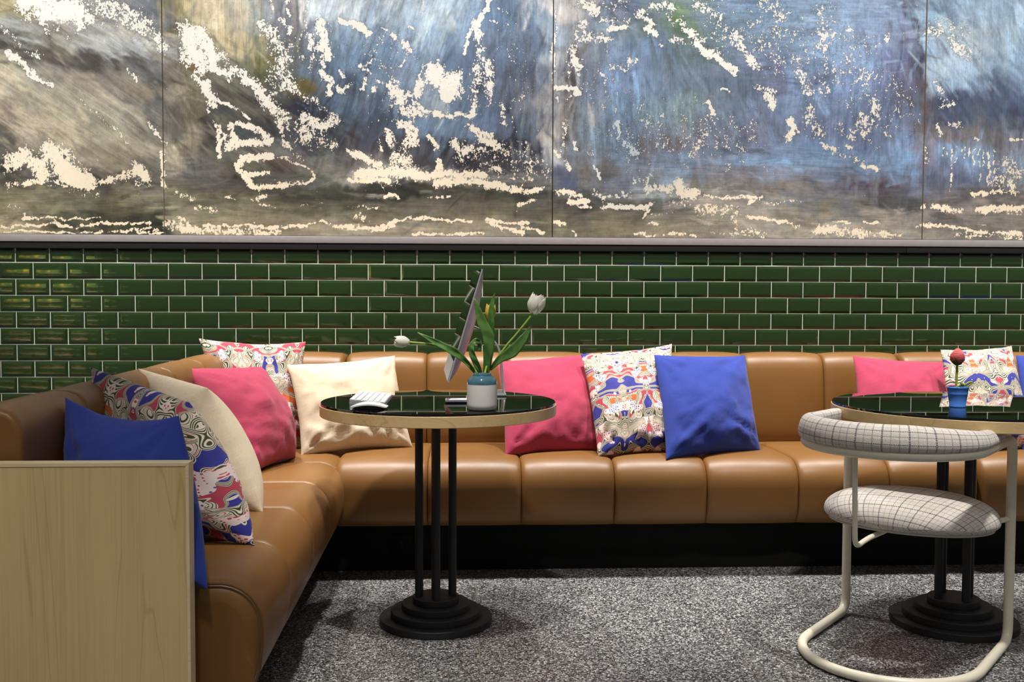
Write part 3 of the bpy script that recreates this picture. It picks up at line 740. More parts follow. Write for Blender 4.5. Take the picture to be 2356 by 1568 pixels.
# keyboard, end on
kb = thing('keyboard', 'white keyboard lying lengthwise on the left table', 'keyboard', tuple(np.array((-0.2960, -1.3313, 0.7475))+(0, 0, .0002)), math.radians(-1))
V = [(-.057, -.142, 0), (.057, -.142, 0), (.057, .142, 0), (-.057, .142, 0), (-.057, -.142, .014), (.057, -.142, .004), (.057, .142, .004), (-.057, .142, .014)]
me = mesh('base', V, [(3, 2, 1, 0), (4, 5, 6, 7), (0, 1, 5, 4), (1, 2, 6, 5), (2, 3, 7, 6), (3, 0, 4, 7)]); obj('base', me, M['alu'], kb, smooth=False)
kme = box_me('key', -.0078, .0078, -.0078, .0078, 0, .0035, .0012, 1); kme.materials.append(M['white_plastic'])
for i in range(6):
    for j in range(14):
        if i == 5 and 3 < j < 9: continue
        x = -.0485+.0193*i; o = bpy.data.objects.new('key', kme); COL.objects.link(o); o.parent = kb; o.location = (x, -.1295+.0199*j, .0092-.0877*x+.0002); o.rotation_euler = (0, math.atan(.0877), 0)
me = box_me('space_bar', -.0078, .0078, -.045, .045, 0, .0035, .0012, 1); o = obj('space_bar', me, M['white_plastic'], kb, smooth=False); o.location = (-.0485+.0193*5, 0, .0092-.0877*(-.0485+.0193*5)+.0002); o.rotation_euler = (0, math.atan(.0877), 0)
# mouse: low white arch on a dark sole
ms = thing('computer_mouse', 'white arched computer mouse in front of the keyboard', 'mouse', tuple(np.array((-0.2804, -1.5942, 0.7475))+(0, 0, .0002)), math.radians(-3))
n = 20; V = []
for i in range(n+1):
    for j in range(11):
        x = -1+2*i/n; y = -1+2*j/10; k = (1-abs(x)**3.2)
        V.append((x*.0565, y*.0285*(.80+.20*(1-abs(x)**4)), .0065+.0150*(1-x*x)*(1-.35*abs(y)**3)))
for i in range(n+1):
    for j in range(11):
        p = V[i*11+j]; V.append((p[0], p[1], max(.0045, p[2]-.0045)))
F = grid_faces(n+1, 11)+[f[::-1] for f in grid_faces(n+1, 11, off=(n+1)*11)]; N_ = (n+1)*11
edge = [i*11 for i in range(n+1)]+[n*11+j for j in range(1, 11)]+[i*11+10 for i in range(n-1, -1, -1)]+[j for j in range(9, 0, -1)]
for k in range(len(edge)):
    a, b = edge[k], edge[(k+1) % len(edge)]; F.append((b, a, a+N_, b+N_))
me = mesh('shell', V, F); bm = bmesh.new(); bm.from_mesh(me); bmesh.ops.recalc_face_normals(bm, faces=bm.faces); bm.to_mesh(me); bm.free()
obj('shell', me, M['white_plastic'], ms); sharp(me, 40)
V = []
for z in (0.0, 1):
    for i in range(n+1):
        x = -1+2*i/n
        for y in (-1, 1): V.append((x*.048, y*.024, (0.0008 if z == 0 else .0035+.0125*(1-x*x))))
m_ = 2*(n+1); F = []
for i in range(n):
    F += [(2*i, 2*i+1, 2*i+3, 2*i+2), (m_+2*i, m_+2*i+2, m_+2*i+3, m_+2*i+1), (2*i, 2*i+2, m_+2*i+2, m_+2*i), (2*i+1, m_+2*i+1, m_+2*i+3, 2*i+3)]
F += [(0, m_, m_+1, 1), (2*n, 2*n+1, m_+2*n+1, m_+2*n)]
obj('sole', mesh('sole', V, F), M['black'], ms, smooth=False)
# small clear-topped tray with silvery bits
ty = thing('small_tray', 'small dark tray with silvery bits behind the vase', 'tray', tuple(np.array((0.0001, -1.4197, 0.7475))+(0, 0, .0002)))
box('tray_base', -.047, .047, -.03, .03, 0, .005, M['black'], ty, .002)
box('rim', -.047, .047, -.03, -.027, .005, .011, M['alu'], ty); box('rim', -.047, .047, .027, .03, .005, .011, M['alu'], ty)
box('rim', -.047, -.044, -.027, .027, .005, .011, M['alu'], ty); box('rim', .044, .047, -.027, .027, .005, .011, M['alu'], ty)
for k in range(5):
    tube('pen_nib', [(-.036+.002*k, -.020+.010*k, .0085), (.030-.004*(k % 2), -.019+.0095*k, .0085)], .0033, M['alu'] if k % 2 else M['white_plastic'], ty, 10)

# vase with three tulips
vx, vy = (0.0684, -1.6371, 0.7475)[:2]; VH = .915
va = thing('vase', 'white ceramic vase with a teal glazed shoulder, holding tulips', 'vase', (vx, vy, TT))
lathe('body', [(.030, 0.0000), (.038, 0.0007), (.0435, 0.0046), (.0462, 0.0110), (.0468, 0.0183), (.0468, 0.0791)], M['vase'], va, n=64, ang=60)
lathe('glazed_shoulder', [(.0468, 0.0794), (.0463, 0.0865), (.0435, 0.0933), (.0385, 0.0993), (.0318, 0.1039), (.0298, 0.1066), (.0300, 0.1112), (.0285, 0.1121), (.0268, 0.1103), (.0270, 0.1052), (.033, 0.0988), (.040, 0.0897), (.042, 0.0805)], M['teal'], va, n=64, ang=60)
lathe('water', [(.0005, 0.0824), (.0395, 0.0824)], M['screen'], va, n=40)
def leaf_me(name, pts, widths, facing, fold=.35, n=8):
    """a tapering leaf: centre line pts, half widths, blade turned to the direction 'facing'"""
    P = smooth_path(pts, n); m = len(P); Wd = np.interp(np.linspace(0, 1, m), np.linspace(0, 1, len(widths)), widths); V = []; f0 = Vector(facing)
    for i in range(m):
        t = (Vector(P[min(i+1, m-1)])-Vector(P[max(i-1, 0)])).normalized(); side = t.cross(f0).normalized(); nn = side.cross(t).normalized()
        for k in range(7):
            s = -1+k/3.0; V.append(Vector(P[i])+side*(Wd[i]*s)+nn*(Wd[i]*fold*(abs(s)**1.5)+.0015*math.sin(i*.7+s*2)))
    top = len(V); V += [v-Vector(f0)*.0011 for v in V]
    F = grid_faces(m, 7)+[q[::-1] for q in grid_faces(m, 7, off=top)]
    ed = [i*7 for i in range(m)]+[(m-1)*7+k for k in range(1, 7)]+[i*7+6 for i in range(m-2, -1, -1)]+[k for k in range(5, 0, -1)]
    for k in range(len(ed)):
        a, b = ed[k], ed[(k+1) % len(ed)]; F.append((b, a, a+top, b+top))
    return mesh(name, V, F)
def petal_me(r, h, tip, phase):
    """one cupped petal standing round the z axis, facing +x"""
    nu, nv = 9, 10; V = []
    for j in range(nv+1):
        t = j/nv; rad = r*(math.sin(min(1, t*1.25+.12)*math.pi/2)**.8)*(1-.30*max(0, t-.55)**1.3*2.2); z = h*(t**1.15)
        half = math.radians(62)*(math.sin(min(1, t*1.7+.10)*math.pi/2))*(1-max(0, (t-tip)/(1-tip))**3.6*.86)
        for i in range(nu):
            s = -1+2*i/(nu-1); a = s*half; q = rad*(1+.05*math.cos(s*math.pi/2)+.03*math.sin(5*t+phase))
            V.append((q*math.cos(a), q*math.sin(a), z-.10*h*s*s*t))
    m = len(V); V += [(p[0]*.955, p[1]*.955, p[2]+.0006) for p in V]
    F = grid_faces(nv+1, nu)+[q[::-1] for q in grid_faces(nv+1, nu, off=m)]
    ed = [i*nu for i in range(nv+1)]+[nv*nu+k for k in range(1, nu)]+[i*nu+nu-1 for i in range(nv-1, -1, -1)]+[k for k in range(nu-2, 0, -1)]
    for k in range(len(ed)):
        a, b = ed[k], ed[(k+1) % len(ed)]; F.append((b, a, a+m, b+m))
    return mesh('petal', V, F)
def tulip(label, stem, bloom_base, bloom_dir, r, h, leaves, mat, spread=1.0):
    base = Vector((vx, vy, TT+.092))
    t = thing('tulip', label, 'flower', base, 0, 'tulips in the vase')
    loc = lambda p: Vector(p)-base
    tube('stem', [loc(p) for p in smooth_path(stem, 10)], .0036, M['stem'], t, 12)
    for pts, wd, face, fold in leaves:
        obj('leaf', leaf_me('leaf', [loc(p) for p in pts], wd, face, fold), M['leaf'], t)
    q = Vector(bloom_dir).normalized().to_track_quat('Z', 'Y').to_matrix().to_4x4()
    for k in range(6):
        inner = k >= 3; a = math.radians(120*(k % 3)+(60 if inner else 0)+15)
        me = petal_me(r*(.90 if inner else 1.0)*spread, h*(1.03 if inner else .96), .66, k*1.3)
        o = obj('petal', me, mat, t); o.matrix_local = Matrix.Translation(loc(bloom_base)) @ q @ Matrix.Rotation(a, 4, 'Z')
    return t
root = (vx-.004, vy-.004, TT+.086); r2 = (vx+.008, vy-.006, TT+.086)
tulip('white tulip bending low to the left out of the vase', [root, (0.0499, -1.5150, 0.8592), (0.0138, -1.5200, 0.8985), (-0.0249, -1.5300, 0.9309), (-0.0879, -1.5400, 0.9438), (-0.1585, -1.5500, 0.9510)], (-0.1572, -1.5500, 0.9510), Vector((-0.2075, -1.5500, 0.9551))-Vector((-0.1585, -1.5500, 0.9510)), .0195, .049,
      [([(0.0471, -1.5200, 0.8541), (0.0193, -1.5300, 0.8881), (-0.0179, -1.5450, 0.9193), (-0.0685, -1.5500, 0.9470), (-0.1340, -1.5500, 0.9826)], [.004, .008, .0135, .010, .0012], (-.15, -1, .45), .45),
       ([(0.0662, -1.5350, 0.8524), (0.0522, -1.5450, 0.8836), (0.0383, -1.5500, 0.9169), (0.0383, -1.5500, 0.9430), (0.0521, -1.5450, 0.9552), (0.0632, -1.5400, 0.9439), (0.0592, -1.5350, 0.9243)], [.007, .010, .0095, .0085, .009, .008, .003], (-.25, -1, .15), .25)], M['petal'])
tulip('white tulip leaning to the right, its bloom opened highest', [r2, (0.0918, -1.5100, 0.8561), (0.1183, -1.5050, 0.8948), (0.1491, -1.5000, 0.9378), (0.1869, -1.4950, 0.9810), (0.2360, -1.4900, 1.0425)], (0.2346, -1.4900, 1.0397), Vector((0.2568, -1.4900, 1.1097))-Vector((0.2346, -1.4900, 1.0397)), .0290, .066,
      [([(0.0967, -1.5300, 0.8631), (0.1269, -1.5350, 0.8967), (0.1653, -1.5400, 0.9219), (0.1997, -1.5400, 0.9606), (0.2261, -1.5350, 1.0033)], [.004, .012, .0195, .014, .0015], (.1, -1, .1), .18)], M['petal'], 1.0)
tulip('yellowish tulip bud half hidden behind the tall middle leaf', [(vx+.002, vy+.006, TT+.086), (0.0922, -1.4900, 0.9022), (0.0964, -1.4850, 0.9721), (0.0978, -1.4800, 1.0224)], (0.0978, -1.4800, 1.0182), (.02, 0, 1), .0180, .054,
      [([(0.0828, -1.5350, 0.8524), (0.0879, -1.5450, 0.9125), (0.0904, -1.5500, 0.9664), (0.0683, -1.5500, 1.0186), (0.0463, -1.5500, 1.0897)], [.008, .0145, .0185, .016, .0015], (.1, -1, .05), .22),
       ([(0.0920, -1.5000, 0.8609), (0.1002, -1.5000, 0.9308), (0.0998, -1.5100, 0.9939), (0.0995, -1.5150, 1.0537), (0.1106, -1.5100, 1.1064)], [.005, .010, .0105, .0095, .001], (.2, -1, .0), .3)], M['petal_y'])

# ------------------------------------------------------------------ bucket with a knitted flower on the right table
TB = .7433; bx, by = (1.6144, -1.5449, 0.7450)[:2]
bk = thing('small_bucket', 'small blue metal bucket on the right table', 'bucket', (bx, by, TB))
lathe('pail', [(.0005, .001), (.0245, .001), (.0255, 0), (.0262, .002), (.0262, .004), (.0250, .006), (.0300, .041), (.0306, .042), (.0303, .0435), (.0309, .046), (.0306, .0475), (.0313, .0500), (.0326, .061), (.0338, .0625), (.0338, .0645), (.0324, .0652), (.0312, .0640), (.0235, .008), (.0005, .007)], M['bucket'], bk, n=56, ang=70)
hp = [(-.0345, 0, .061)]+[(-.0345*math.cos(math.pi*k/14), -.022*math.sin(math.pi*k/14), .0625+.004*math.sin(math.pi*k/14)) for k in range(15)]+[(.0345, 0, .061)]
tube('handle', hp, .0011, M['bucket'], bk, 8)
lathe('soil', [(.0005, .056), (.0300, .056)], M['leaf'], bk, n=32)
kf = thing('knitted_tulip', 'pink knitted tulip on a green yarn stem in the blue bucket', 'flower', (bx, by, TB+.056))
tube('stem', [(-.006, 0, 0), (-.0055, 0, .03), (-.005, 0, .06), (-.004, 0, .086)], .0040, M['yarn_green'], kf, 12)
prof = []
for k in range(61):
    t = k/60; rad = .0228*math.sin(math.pi*(.04+.93*t))**.72; prof.append((max(.0006, rad*(1+.055*math.sin(t*math.pi*22))), .0485*t))
hd = lathe('bloom', prof, M['yarn_pink'], kf, (-.004, 0, .082), 30, 80)
for v in hd.data.vertices:
    if v.co.z > .030:
        a = math.atan2(v.co.y, v.co.x); v.co.z += .004*math.cos(3*a+.4)*(v.co.z-.030)/.018
for k in range(4):
    a = math.pi/2*k-.8; d = Vector((math.cos(a), math.sin(a), 0))
    o = obj('sepal', leaf_me('sepal', [Vector((-.004, 0, .080))+d*.004, Vector((-.004, 0, .086))+d*.015, Vector((-.004, 0, .096))+d*.0205, Vector((-.004, 0, .108))+d*.0228], [.006, .009, .006, .0008], tuple(d), -.1, 4), M['yarn_dark'], kf)
for pts in ([(-.005, -.004, .010), (.014, -.010, .006), (.030, -.012, .014), (.040, -.012, .024), (.030, -.012, .024), (.016, -.011, .016)], [(-.005, -.004, .008), (.006, -.012, .018), (.004, -.012, .022), (.014, -.012, .014)]):
    q = smooth_path(pts+[pts[0]], 7); tube('yarn_leaf', q, .0034, M['yarn_green'], kf, 8)

# ------------------------------------------------------------------ flower stand added out of view at the left; the glazed tiles mirror it
fs = thing('flower_stand', 'colourful stand of potted flowers seen only mirrored in the left tiles', 'stand', (-2.95, -2.55, 0), math.radians(35))
for x in (-.62, 0, .62):
    box('upright', x-.03, x+.03, -.03, .03, 0, 1.62, M['black'], fs, .003)
for z in (.34, .64, .90, 1.14): box('shelf', -.65, .65, -.14, .20, z, z+.018, M['wood_edge'], fs, .002)
rg = random.Random(9)
bunch = []
def blob_me(mat, seed):
    bm = bmesh.new(); bmesh.ops.create_icosphere(bm, subdivisions=2, radius=.06)
    r_ = random.Random(seed)
    for v in bm.verts: v.co *= r_.uniform(.75, 1.2)
    me = bpy.data.meshes.new('flower_bunch'); bm.to_mesh(me); bm.free(); me.materials.append(mat); me.polygons.foreach_set('use_smooth', [True]*len(me.polygons)); return me
cols = [('yellow_bloom', (.75, .60, .05, 1)), ('pink_bloom', (.75, .12, .30, 1)), ('violet_bloom', (.42, .10, .55, 1)), ('white_bloom', (.8, .78, .74, 1)), ('orange_bloom', (.70, .30, .04, 1)), ('green_foliage', (.14, .26, .04, 1))]
ms_ = [blob_me(mat_plain(n, c, .8), k) for k, (n, c) in enumerate(cols)]
for z, pick in ((.358, (4, 4, 0)), (.658, (1, 2, 3)), (.918, (5, 3, 1)), (1.158, (0, 0, 5))):
    for k in range(9):
        o = bpy.data.objects.new('flower_bunch', ms_[pick[rg.randrange(3)]]); COL.objects.link(o); o.parent = fs
        o.location = (-.52+.13*k, .03+rg.uniform(-.02, .02), z+.075); o.rotation_euler = (rg.random()*3, rg.random()*3, rg.random()*3)

# ------------------------------------------------------------------ four abstract oil paintings, side by side
# art coordinates: u runs right, v runs down, about 2 mm to the unit
def art(X, Z):
    w = (0.010508)*X+(-0.009541)*Z+1.0
    return ((504.515285)*X+(-9.520509)*Z+(1057.559464))/w, ((8.812290)*X+(-499.724531)*Z+(1219.799082))/w
PAL = """
20 20 190 180 130  60 10 150 135 80  120 30 200 195 185  200 30 150 150 150  280 20 130 135 145  345 30 110 120 140  370 60 120 125 135
20 60 165 175 180  100 60 150 140 130  200 75 150 152 155  300 60 190 185 175  350 100 200 200 190  20 100 110 105 95  80 90 150 150 140
150 100 165 165 150  230 100 170 175 175  310 105 170 178 185  365 120 150 155 165  10 90 80 75 70  60 130 110 100 90  120 130 100 95 90
200 140 85 82 80  260 150 90 88 85  340 160 110 112 110  370 180 90 92 92  20 150 180 175 150  100 165 150 150 140  180 190 165 155 140
260 190 140 132 125  330 210 140 130 115  370 240 95 95 95  20 200 200 190 165  80 220 180 175 150  160 240 170 165 140
240 240 175 165 145  300 270 165 160 140  350 260 120 118 112  20 250 165 150 135  80 280 185 172 150  160 300 180 170 145
240 320 180 172 145  310 320 165 155 135  365 310 130 130 125  10 330 100 100 90  60 320 160 150 135  15 380 60 60 58  90 370 120 118 105
200 360 165 150 130  270 370 150 140 115  350 380 120 115 105  230 405 70 62 60  330 420 90 85 80  100 400 80 78 75  20 415 70 70 68
20 445 125 122 95  100 450 125 120 95  200 450 118 115 90  300 450 122 118 92  365 460 130 125 100  40 480 140 132 105  150 485 110 106 82
230 475 95 92 72  320 480 110 105 82  150 505 70 70 52  230 500 60 60 45  320 500 65 65 50  370 510 45 48 38  60 500 130 122 95
40 525 170 155 120  200 525 110 105 80  300 528 75 72 55  365 525 50 52 42  395 20 140 130 90  430 20 190 180 130  470 30 205 190 150
510 40 215 200 165  550 30 190 180 160  590 30 150 165 160  620 30 140 150 165  670 30 115 120 135  690 30 115 115 125  720 20 190 210 225
760 20 180 200 220  400 70 110 105 80  440 70 190 175 130  500 90 200 185 140  560 90 195 180 140  590 70 140 145 145  640 60 120 128 140
690 80 100 105 120  740 70 130 155 180  395 120 130 130 125  450 110 200 190 160  520 120 190 175 135  570 120 185 170 130
600 100 140 145 110  650 120 120 125 110  690 120 90 105 125  740 110 100 125 155  400 160 130 125 110  440 150 120 100 55
500 150 110 110 100  560 150 110 115 100  610 140 110 105 45  650 160 110 110 70  700 170 95 115 140  750 170 90 115 150
400 210 150 140 120  450 200 140 135 105  490 190 120 118 100  540 200 100 98 85  600 180 95 95 60  640 190 80 85 70  700 200 110 95 45
740 220 85 105 130  400 250 95 88 80  440 250 110 105 90  500 250 80 80 75  560 240 95 92 85  620 230 90 90 90  670 250 45 48 65
720 250 40 42 58  760 240 80 105 135  400 300 110 105 95  440 310 150 140 120  480 300 70 68 62  500 290 110 105 85  560 300 75 78 80
620 290 60 62 65  680 300 80 85 90  740 290 50 52 60  395 345 220 205 170  430 350 140 130 110  480 350 65 60 58  540 345 100 102 98
600 340 120 120 112  650 345 115 118 118  720 330 75 78 88  400 385 170 160 140  450 370 90 90 88  500 380 95 92 90  530 390 85 75 68
570 375 125 120 95  630 375 90 80 75  690 385 110 100 90  740 380 115 115 108  420 410 100 98 92  480 410 95 92 88  540 420 70 65 62
600 425 80 78 72  680 415 90 88 82  740 410 100 100 95  400 450 135 125 95  460 450 115 110 85  540 445 95 92 72  620 440 75 75 62
700 445 70 70 60  760 440 65 65 55  420 480 130 122 98  500 490 128 120 95  600 480 118 112 90  700 480 95 92 75  760 480 110 105 85
420 520 150 140 110  520 520 150 138 105  620 510 135 125 100  700 515 140 130 108  760 520 150 140 115  800 20 195 212 228
860 30 165 190 215  920 30 170 195 220  980 30 170 195 220  1020 40 195 210 225  1060 40 130 160 195  1100 60 110 140 180
1150 40 95 125 165  1200 40 95 120 155  1255 40 130 160 195  800 80 140 170 200  870 80 130 160 195  940 90 135 165 200
1000 90 145 175 205  1050 90 120 150 185  1110 100 110 135 170  1160 110 90 115 150  1210 100 90 110 145  1255 110 115 140 170
820 130 105 135 170  880 130 110 140 180  950 130 120 150 185  1020 140 115 145 180  1080 150 100 125 160  1150 160 85 105 140
1210 170 90 108 140  1255 180 125 135 155  800 190 75 90 115  860 180 105 130 160  920 190 110 135 165  980 190 140 160 180
1040 190 105 130 165  1100 190 70 85 115  1150 200 90 108 140  1210 210 100 112 138  1255 230 150 150 155  790 240 85 115 145
840 230 85 105 130  880 260 60 75 105  940 250 100 128 160  1000 245 150 165 180  1060 245 95 125 160  1110 260 85 108 140
1180 260 85 100 130  1235 270 105 115 135  1258 280 160 158 155  790 285 80 95 120  850 290 65 80 105  910 290 80 95 120
970 290 95 125 160  1040 290 100 130 165  1100 300 95 120 155  1160 300 80 95 125  1210 310 90 105 130  1255 320 170 165 160
790 330 65 65 75  850 320 70 75 95  910 330 60 60 70  960 340 80 85 100  1020 340 45 45 55  1080 345 50 50 62  1150 340 45 45 58
1190 340 45 48 62  1230 340 80 90 115  1255 360 130 135 140  800 370 100 95 92  860 370 150 145 140  930 360 100 98 100
970 375 55 55 60  1010 370 70 72 82  1080 375 45 45 55  1150 375 60 60 72  1210 370 60 65 80  1255 390 110 115 120  800 410 150 145 135
880 405 190 180 165  960 405 170 160 150  1040 410 190 180 160  1120 410 120 115 112  1200 415 90 88 92  1250 415 105 110 112
800 440 60 60 52  870 440 35 35 32  920 445 30 30 28  960 430 60 58 52  1040 440 65 64 55  1120 440 68 66 56  1200 440 55 54 46
1250 445 75 75 68  800 470 80 78 65  880 465 85 82 68  960 470 100 95 78  1060 465 85 80 66  1160 465 92 88 72  1240 470 85 82 70
800 500 125 118 95  900 490 108 102 82  1000 490 118 110 90  1100 490 115 108 88  1180 490 95 90 72  1240 500 85 84 68  800 530 160 150 122
900 525 150 140 115  1000 525 155 145 118  1100 520 150 140 115  1180 525 140 130 105  1245 530 110 108 88  1278 30 225 222 220
1300 30 200 195 195  1340 20 190 185 185  1400 30 110 125 150  1450 20 95 110 145  1500 30 110 130 145  1560 30 110 135 140
1620 30 115 145 165  1680 30 120 150 185  1760 30 125 160 200  1850 30 130 165 205  1950 30 140 172 215  2050 40 140 165 215
2085 30 95 95 125  2110 30 155 190 215  1280 80 160 180 205  1320 80 150 160 175  1370 70 150 170 190  1430 70 105 130 150
1500 70 85 110 110  1550 50 95 130 75  1580 80 100 130 110  1640 80 105 140 155  1700 80 115 145 180  1800 90 120 155 195
1900 90 130 165 210  2000 90 140 170 215  2070 90 130 145 190  2095 80 100 95 125  2113 100 150 185 210  1280 130 190 195 200
1320 120 110 105 105  1360 130 125 140 165  1430 120 110 140 180  1500 100 110 140 185  1560 110 100 125 140  1620 110 95 120 125
1700 120 110 135 165  1800 130 120 145 185  1900 140 125 160 205  2000 140 130 160 210  2060 140 115 130 180  2100 140 85 85 115
1285 190 190 188 185  1315 190 85 80 78  1350 190 120 130 155  1420 190 115 150 200  1480 190 110 140 180  1550 180 110 135 165
1620 180 105 125 150  1700 190 100 120 150  1760 190 105 115 150  1850 190 120 150 195  1950 190 125 155 205  2040 190 110 125 170
2090 190 110 115 155  2115 200 100 110 140  1285 250 170 170 172  1310 250 80 75 75  1360 250 120 140 165  1430 260 115 150 190
1500 260 115 145 165  1580 250 130 160 175  1650 250 115 135 160  1720 260 105 120 150  1800 260 115 140 180  1900 260 110 130 170
2000 260 105 125 165  2060 260 100 115 155  2100 260 115 130 170  1285 310 175 175 175  1308 310 85 80 78  1360 310 115 145 170
1430 310 105 130 165  1500 300 120 140 165  1580 300 125 145 160  1650 300 110 125 150  1720 310 105 112 145  1800 310 110 125 155
1900 310 105 125 165  2000 320 105 125 165  2090 320 115 140 180  1285 360 190 195 200  1320 360 110 105 100  1370 360 110 120 140
1440 350 105 125 150  1500 330 120 112 115  1550 330 115 105 110  1600 330 115 125 150  1700 340 105 120 150  1800 340 110 135 175
1900 340 110 145 195  2000 340 105 125 165  2090 360 120 160 205  1290 400 90 100 130  1340 400 110 108 105  1400 390 100 98 98
1460 390 110 120 140  1530 370 120 140 170  1600 370 120 155 195  1700 370 120 155 195  1800 370 115 155 200  1900 370 120 160 205
2000 380 120 155 200  2090 390 115 150 195  1290 420 90 100 130  1350 420 115 118 125  1420 420 110 122 145  1500 415 130 140 155
1560 400 120 140 165  1620 395 130 130 145  1700 400 120 115 125  1800 400 115 125 150  1900 400 115 130 160  2000 410 110 135 175
2090 415 100 120 155  1290 445 120 118 110  1350 445 75 75 75  1420 440 110 115 120  1500 440 150 158 160  1560 440 170 168 160
1620 420 105 102 100  1700 430 110 106 104  1800 430 115 110 108  1880 430 120 118 120  1950 425 105 100 115  2020 430 90 82 95
2090 440 110 108 120  1290 470 80 78 72  1350 470 60 60 55  1420 470 90 88 80  1500 465 95 95 92  1560 460 100 102 100  1640 460 160 152 140
1720 460 150 148 145  1800 465 130 135 138  1880 465 105 112 120  1960 468 110 110 112  2050 470 85 85 85  2100 470 75 75 75
1290 500 100 95 78  1380 495 100 95 80  1470 495 105 100 85  1560 490 125 118 102  1650 490 150 140 122  1720 490 150 142 128
1800 490 140 132 118  1900 490 130 122 100  2000 490 140 132 115  2090 500 160 150 138  1290 530 135 125 98  1400 525 130 122 95
1500 525 140 132 108  1600 520 145 135 115  1700 525 150 140 122  1800 530 150 142 125  1900 520 160 150 135  2000 530 160 152 138
2100 535 130 125 115  2135 30 135 175 210  2200 30 150 185 220  2300 20 150 185 220  2350 30 160 190 220  2140 100 150 185 220
2200 80 170 195 215  2260 90 165 190 215  2340 90 150 185 220  2140 150 150 175 205  2200 140 165 190 215  2260 150 150 185 220
2340 150 145 180 215  2130 200 85 80 90  2150 200 150 180 215  2200 190 150 180 215  2260 190 120 145 175  2300 175 95 115 145
2345 200 115 140 175  2132 250 110 100 105  2160 245 70 80 110  2200 230 75 90 120  2260 230 80 95 125  2310 220 75 92 125
2350 230 90 110 145  2135 300 115 105 110  2160 280 70 80 110  2210 280 85 98 125  2270 280 90 105 130  2340 280 75 88 115
2130 330 130 135 160  2180 315 120 115 125  2240 310 125 118 122  2300 315 120 115 125  2350 315 130 135 155  2130 370 120 120 150
2180 350 125 160 205  2250 360 125 160 205  2310 350 120 118 125  2350 370 125 150 185  2135 420 95 100 125  2200 410 100 112 145
2270 410 110 125 155  2340 410 130 135 145  2140 450 110 105 105  2220 460 95 90 90  2300 450 100 95 95  2350 460 110 105 105
2140 480 120 115 112  2250 480 140 130 122  2350 480 140 130 120  2140 505 115 110 105  2220 505 120 115 108  2300 505 115 110 105
2350 505 130 122 112  2140 540 130 125 112  2230 540 120 115 102  2330 540 130 122 108
"""
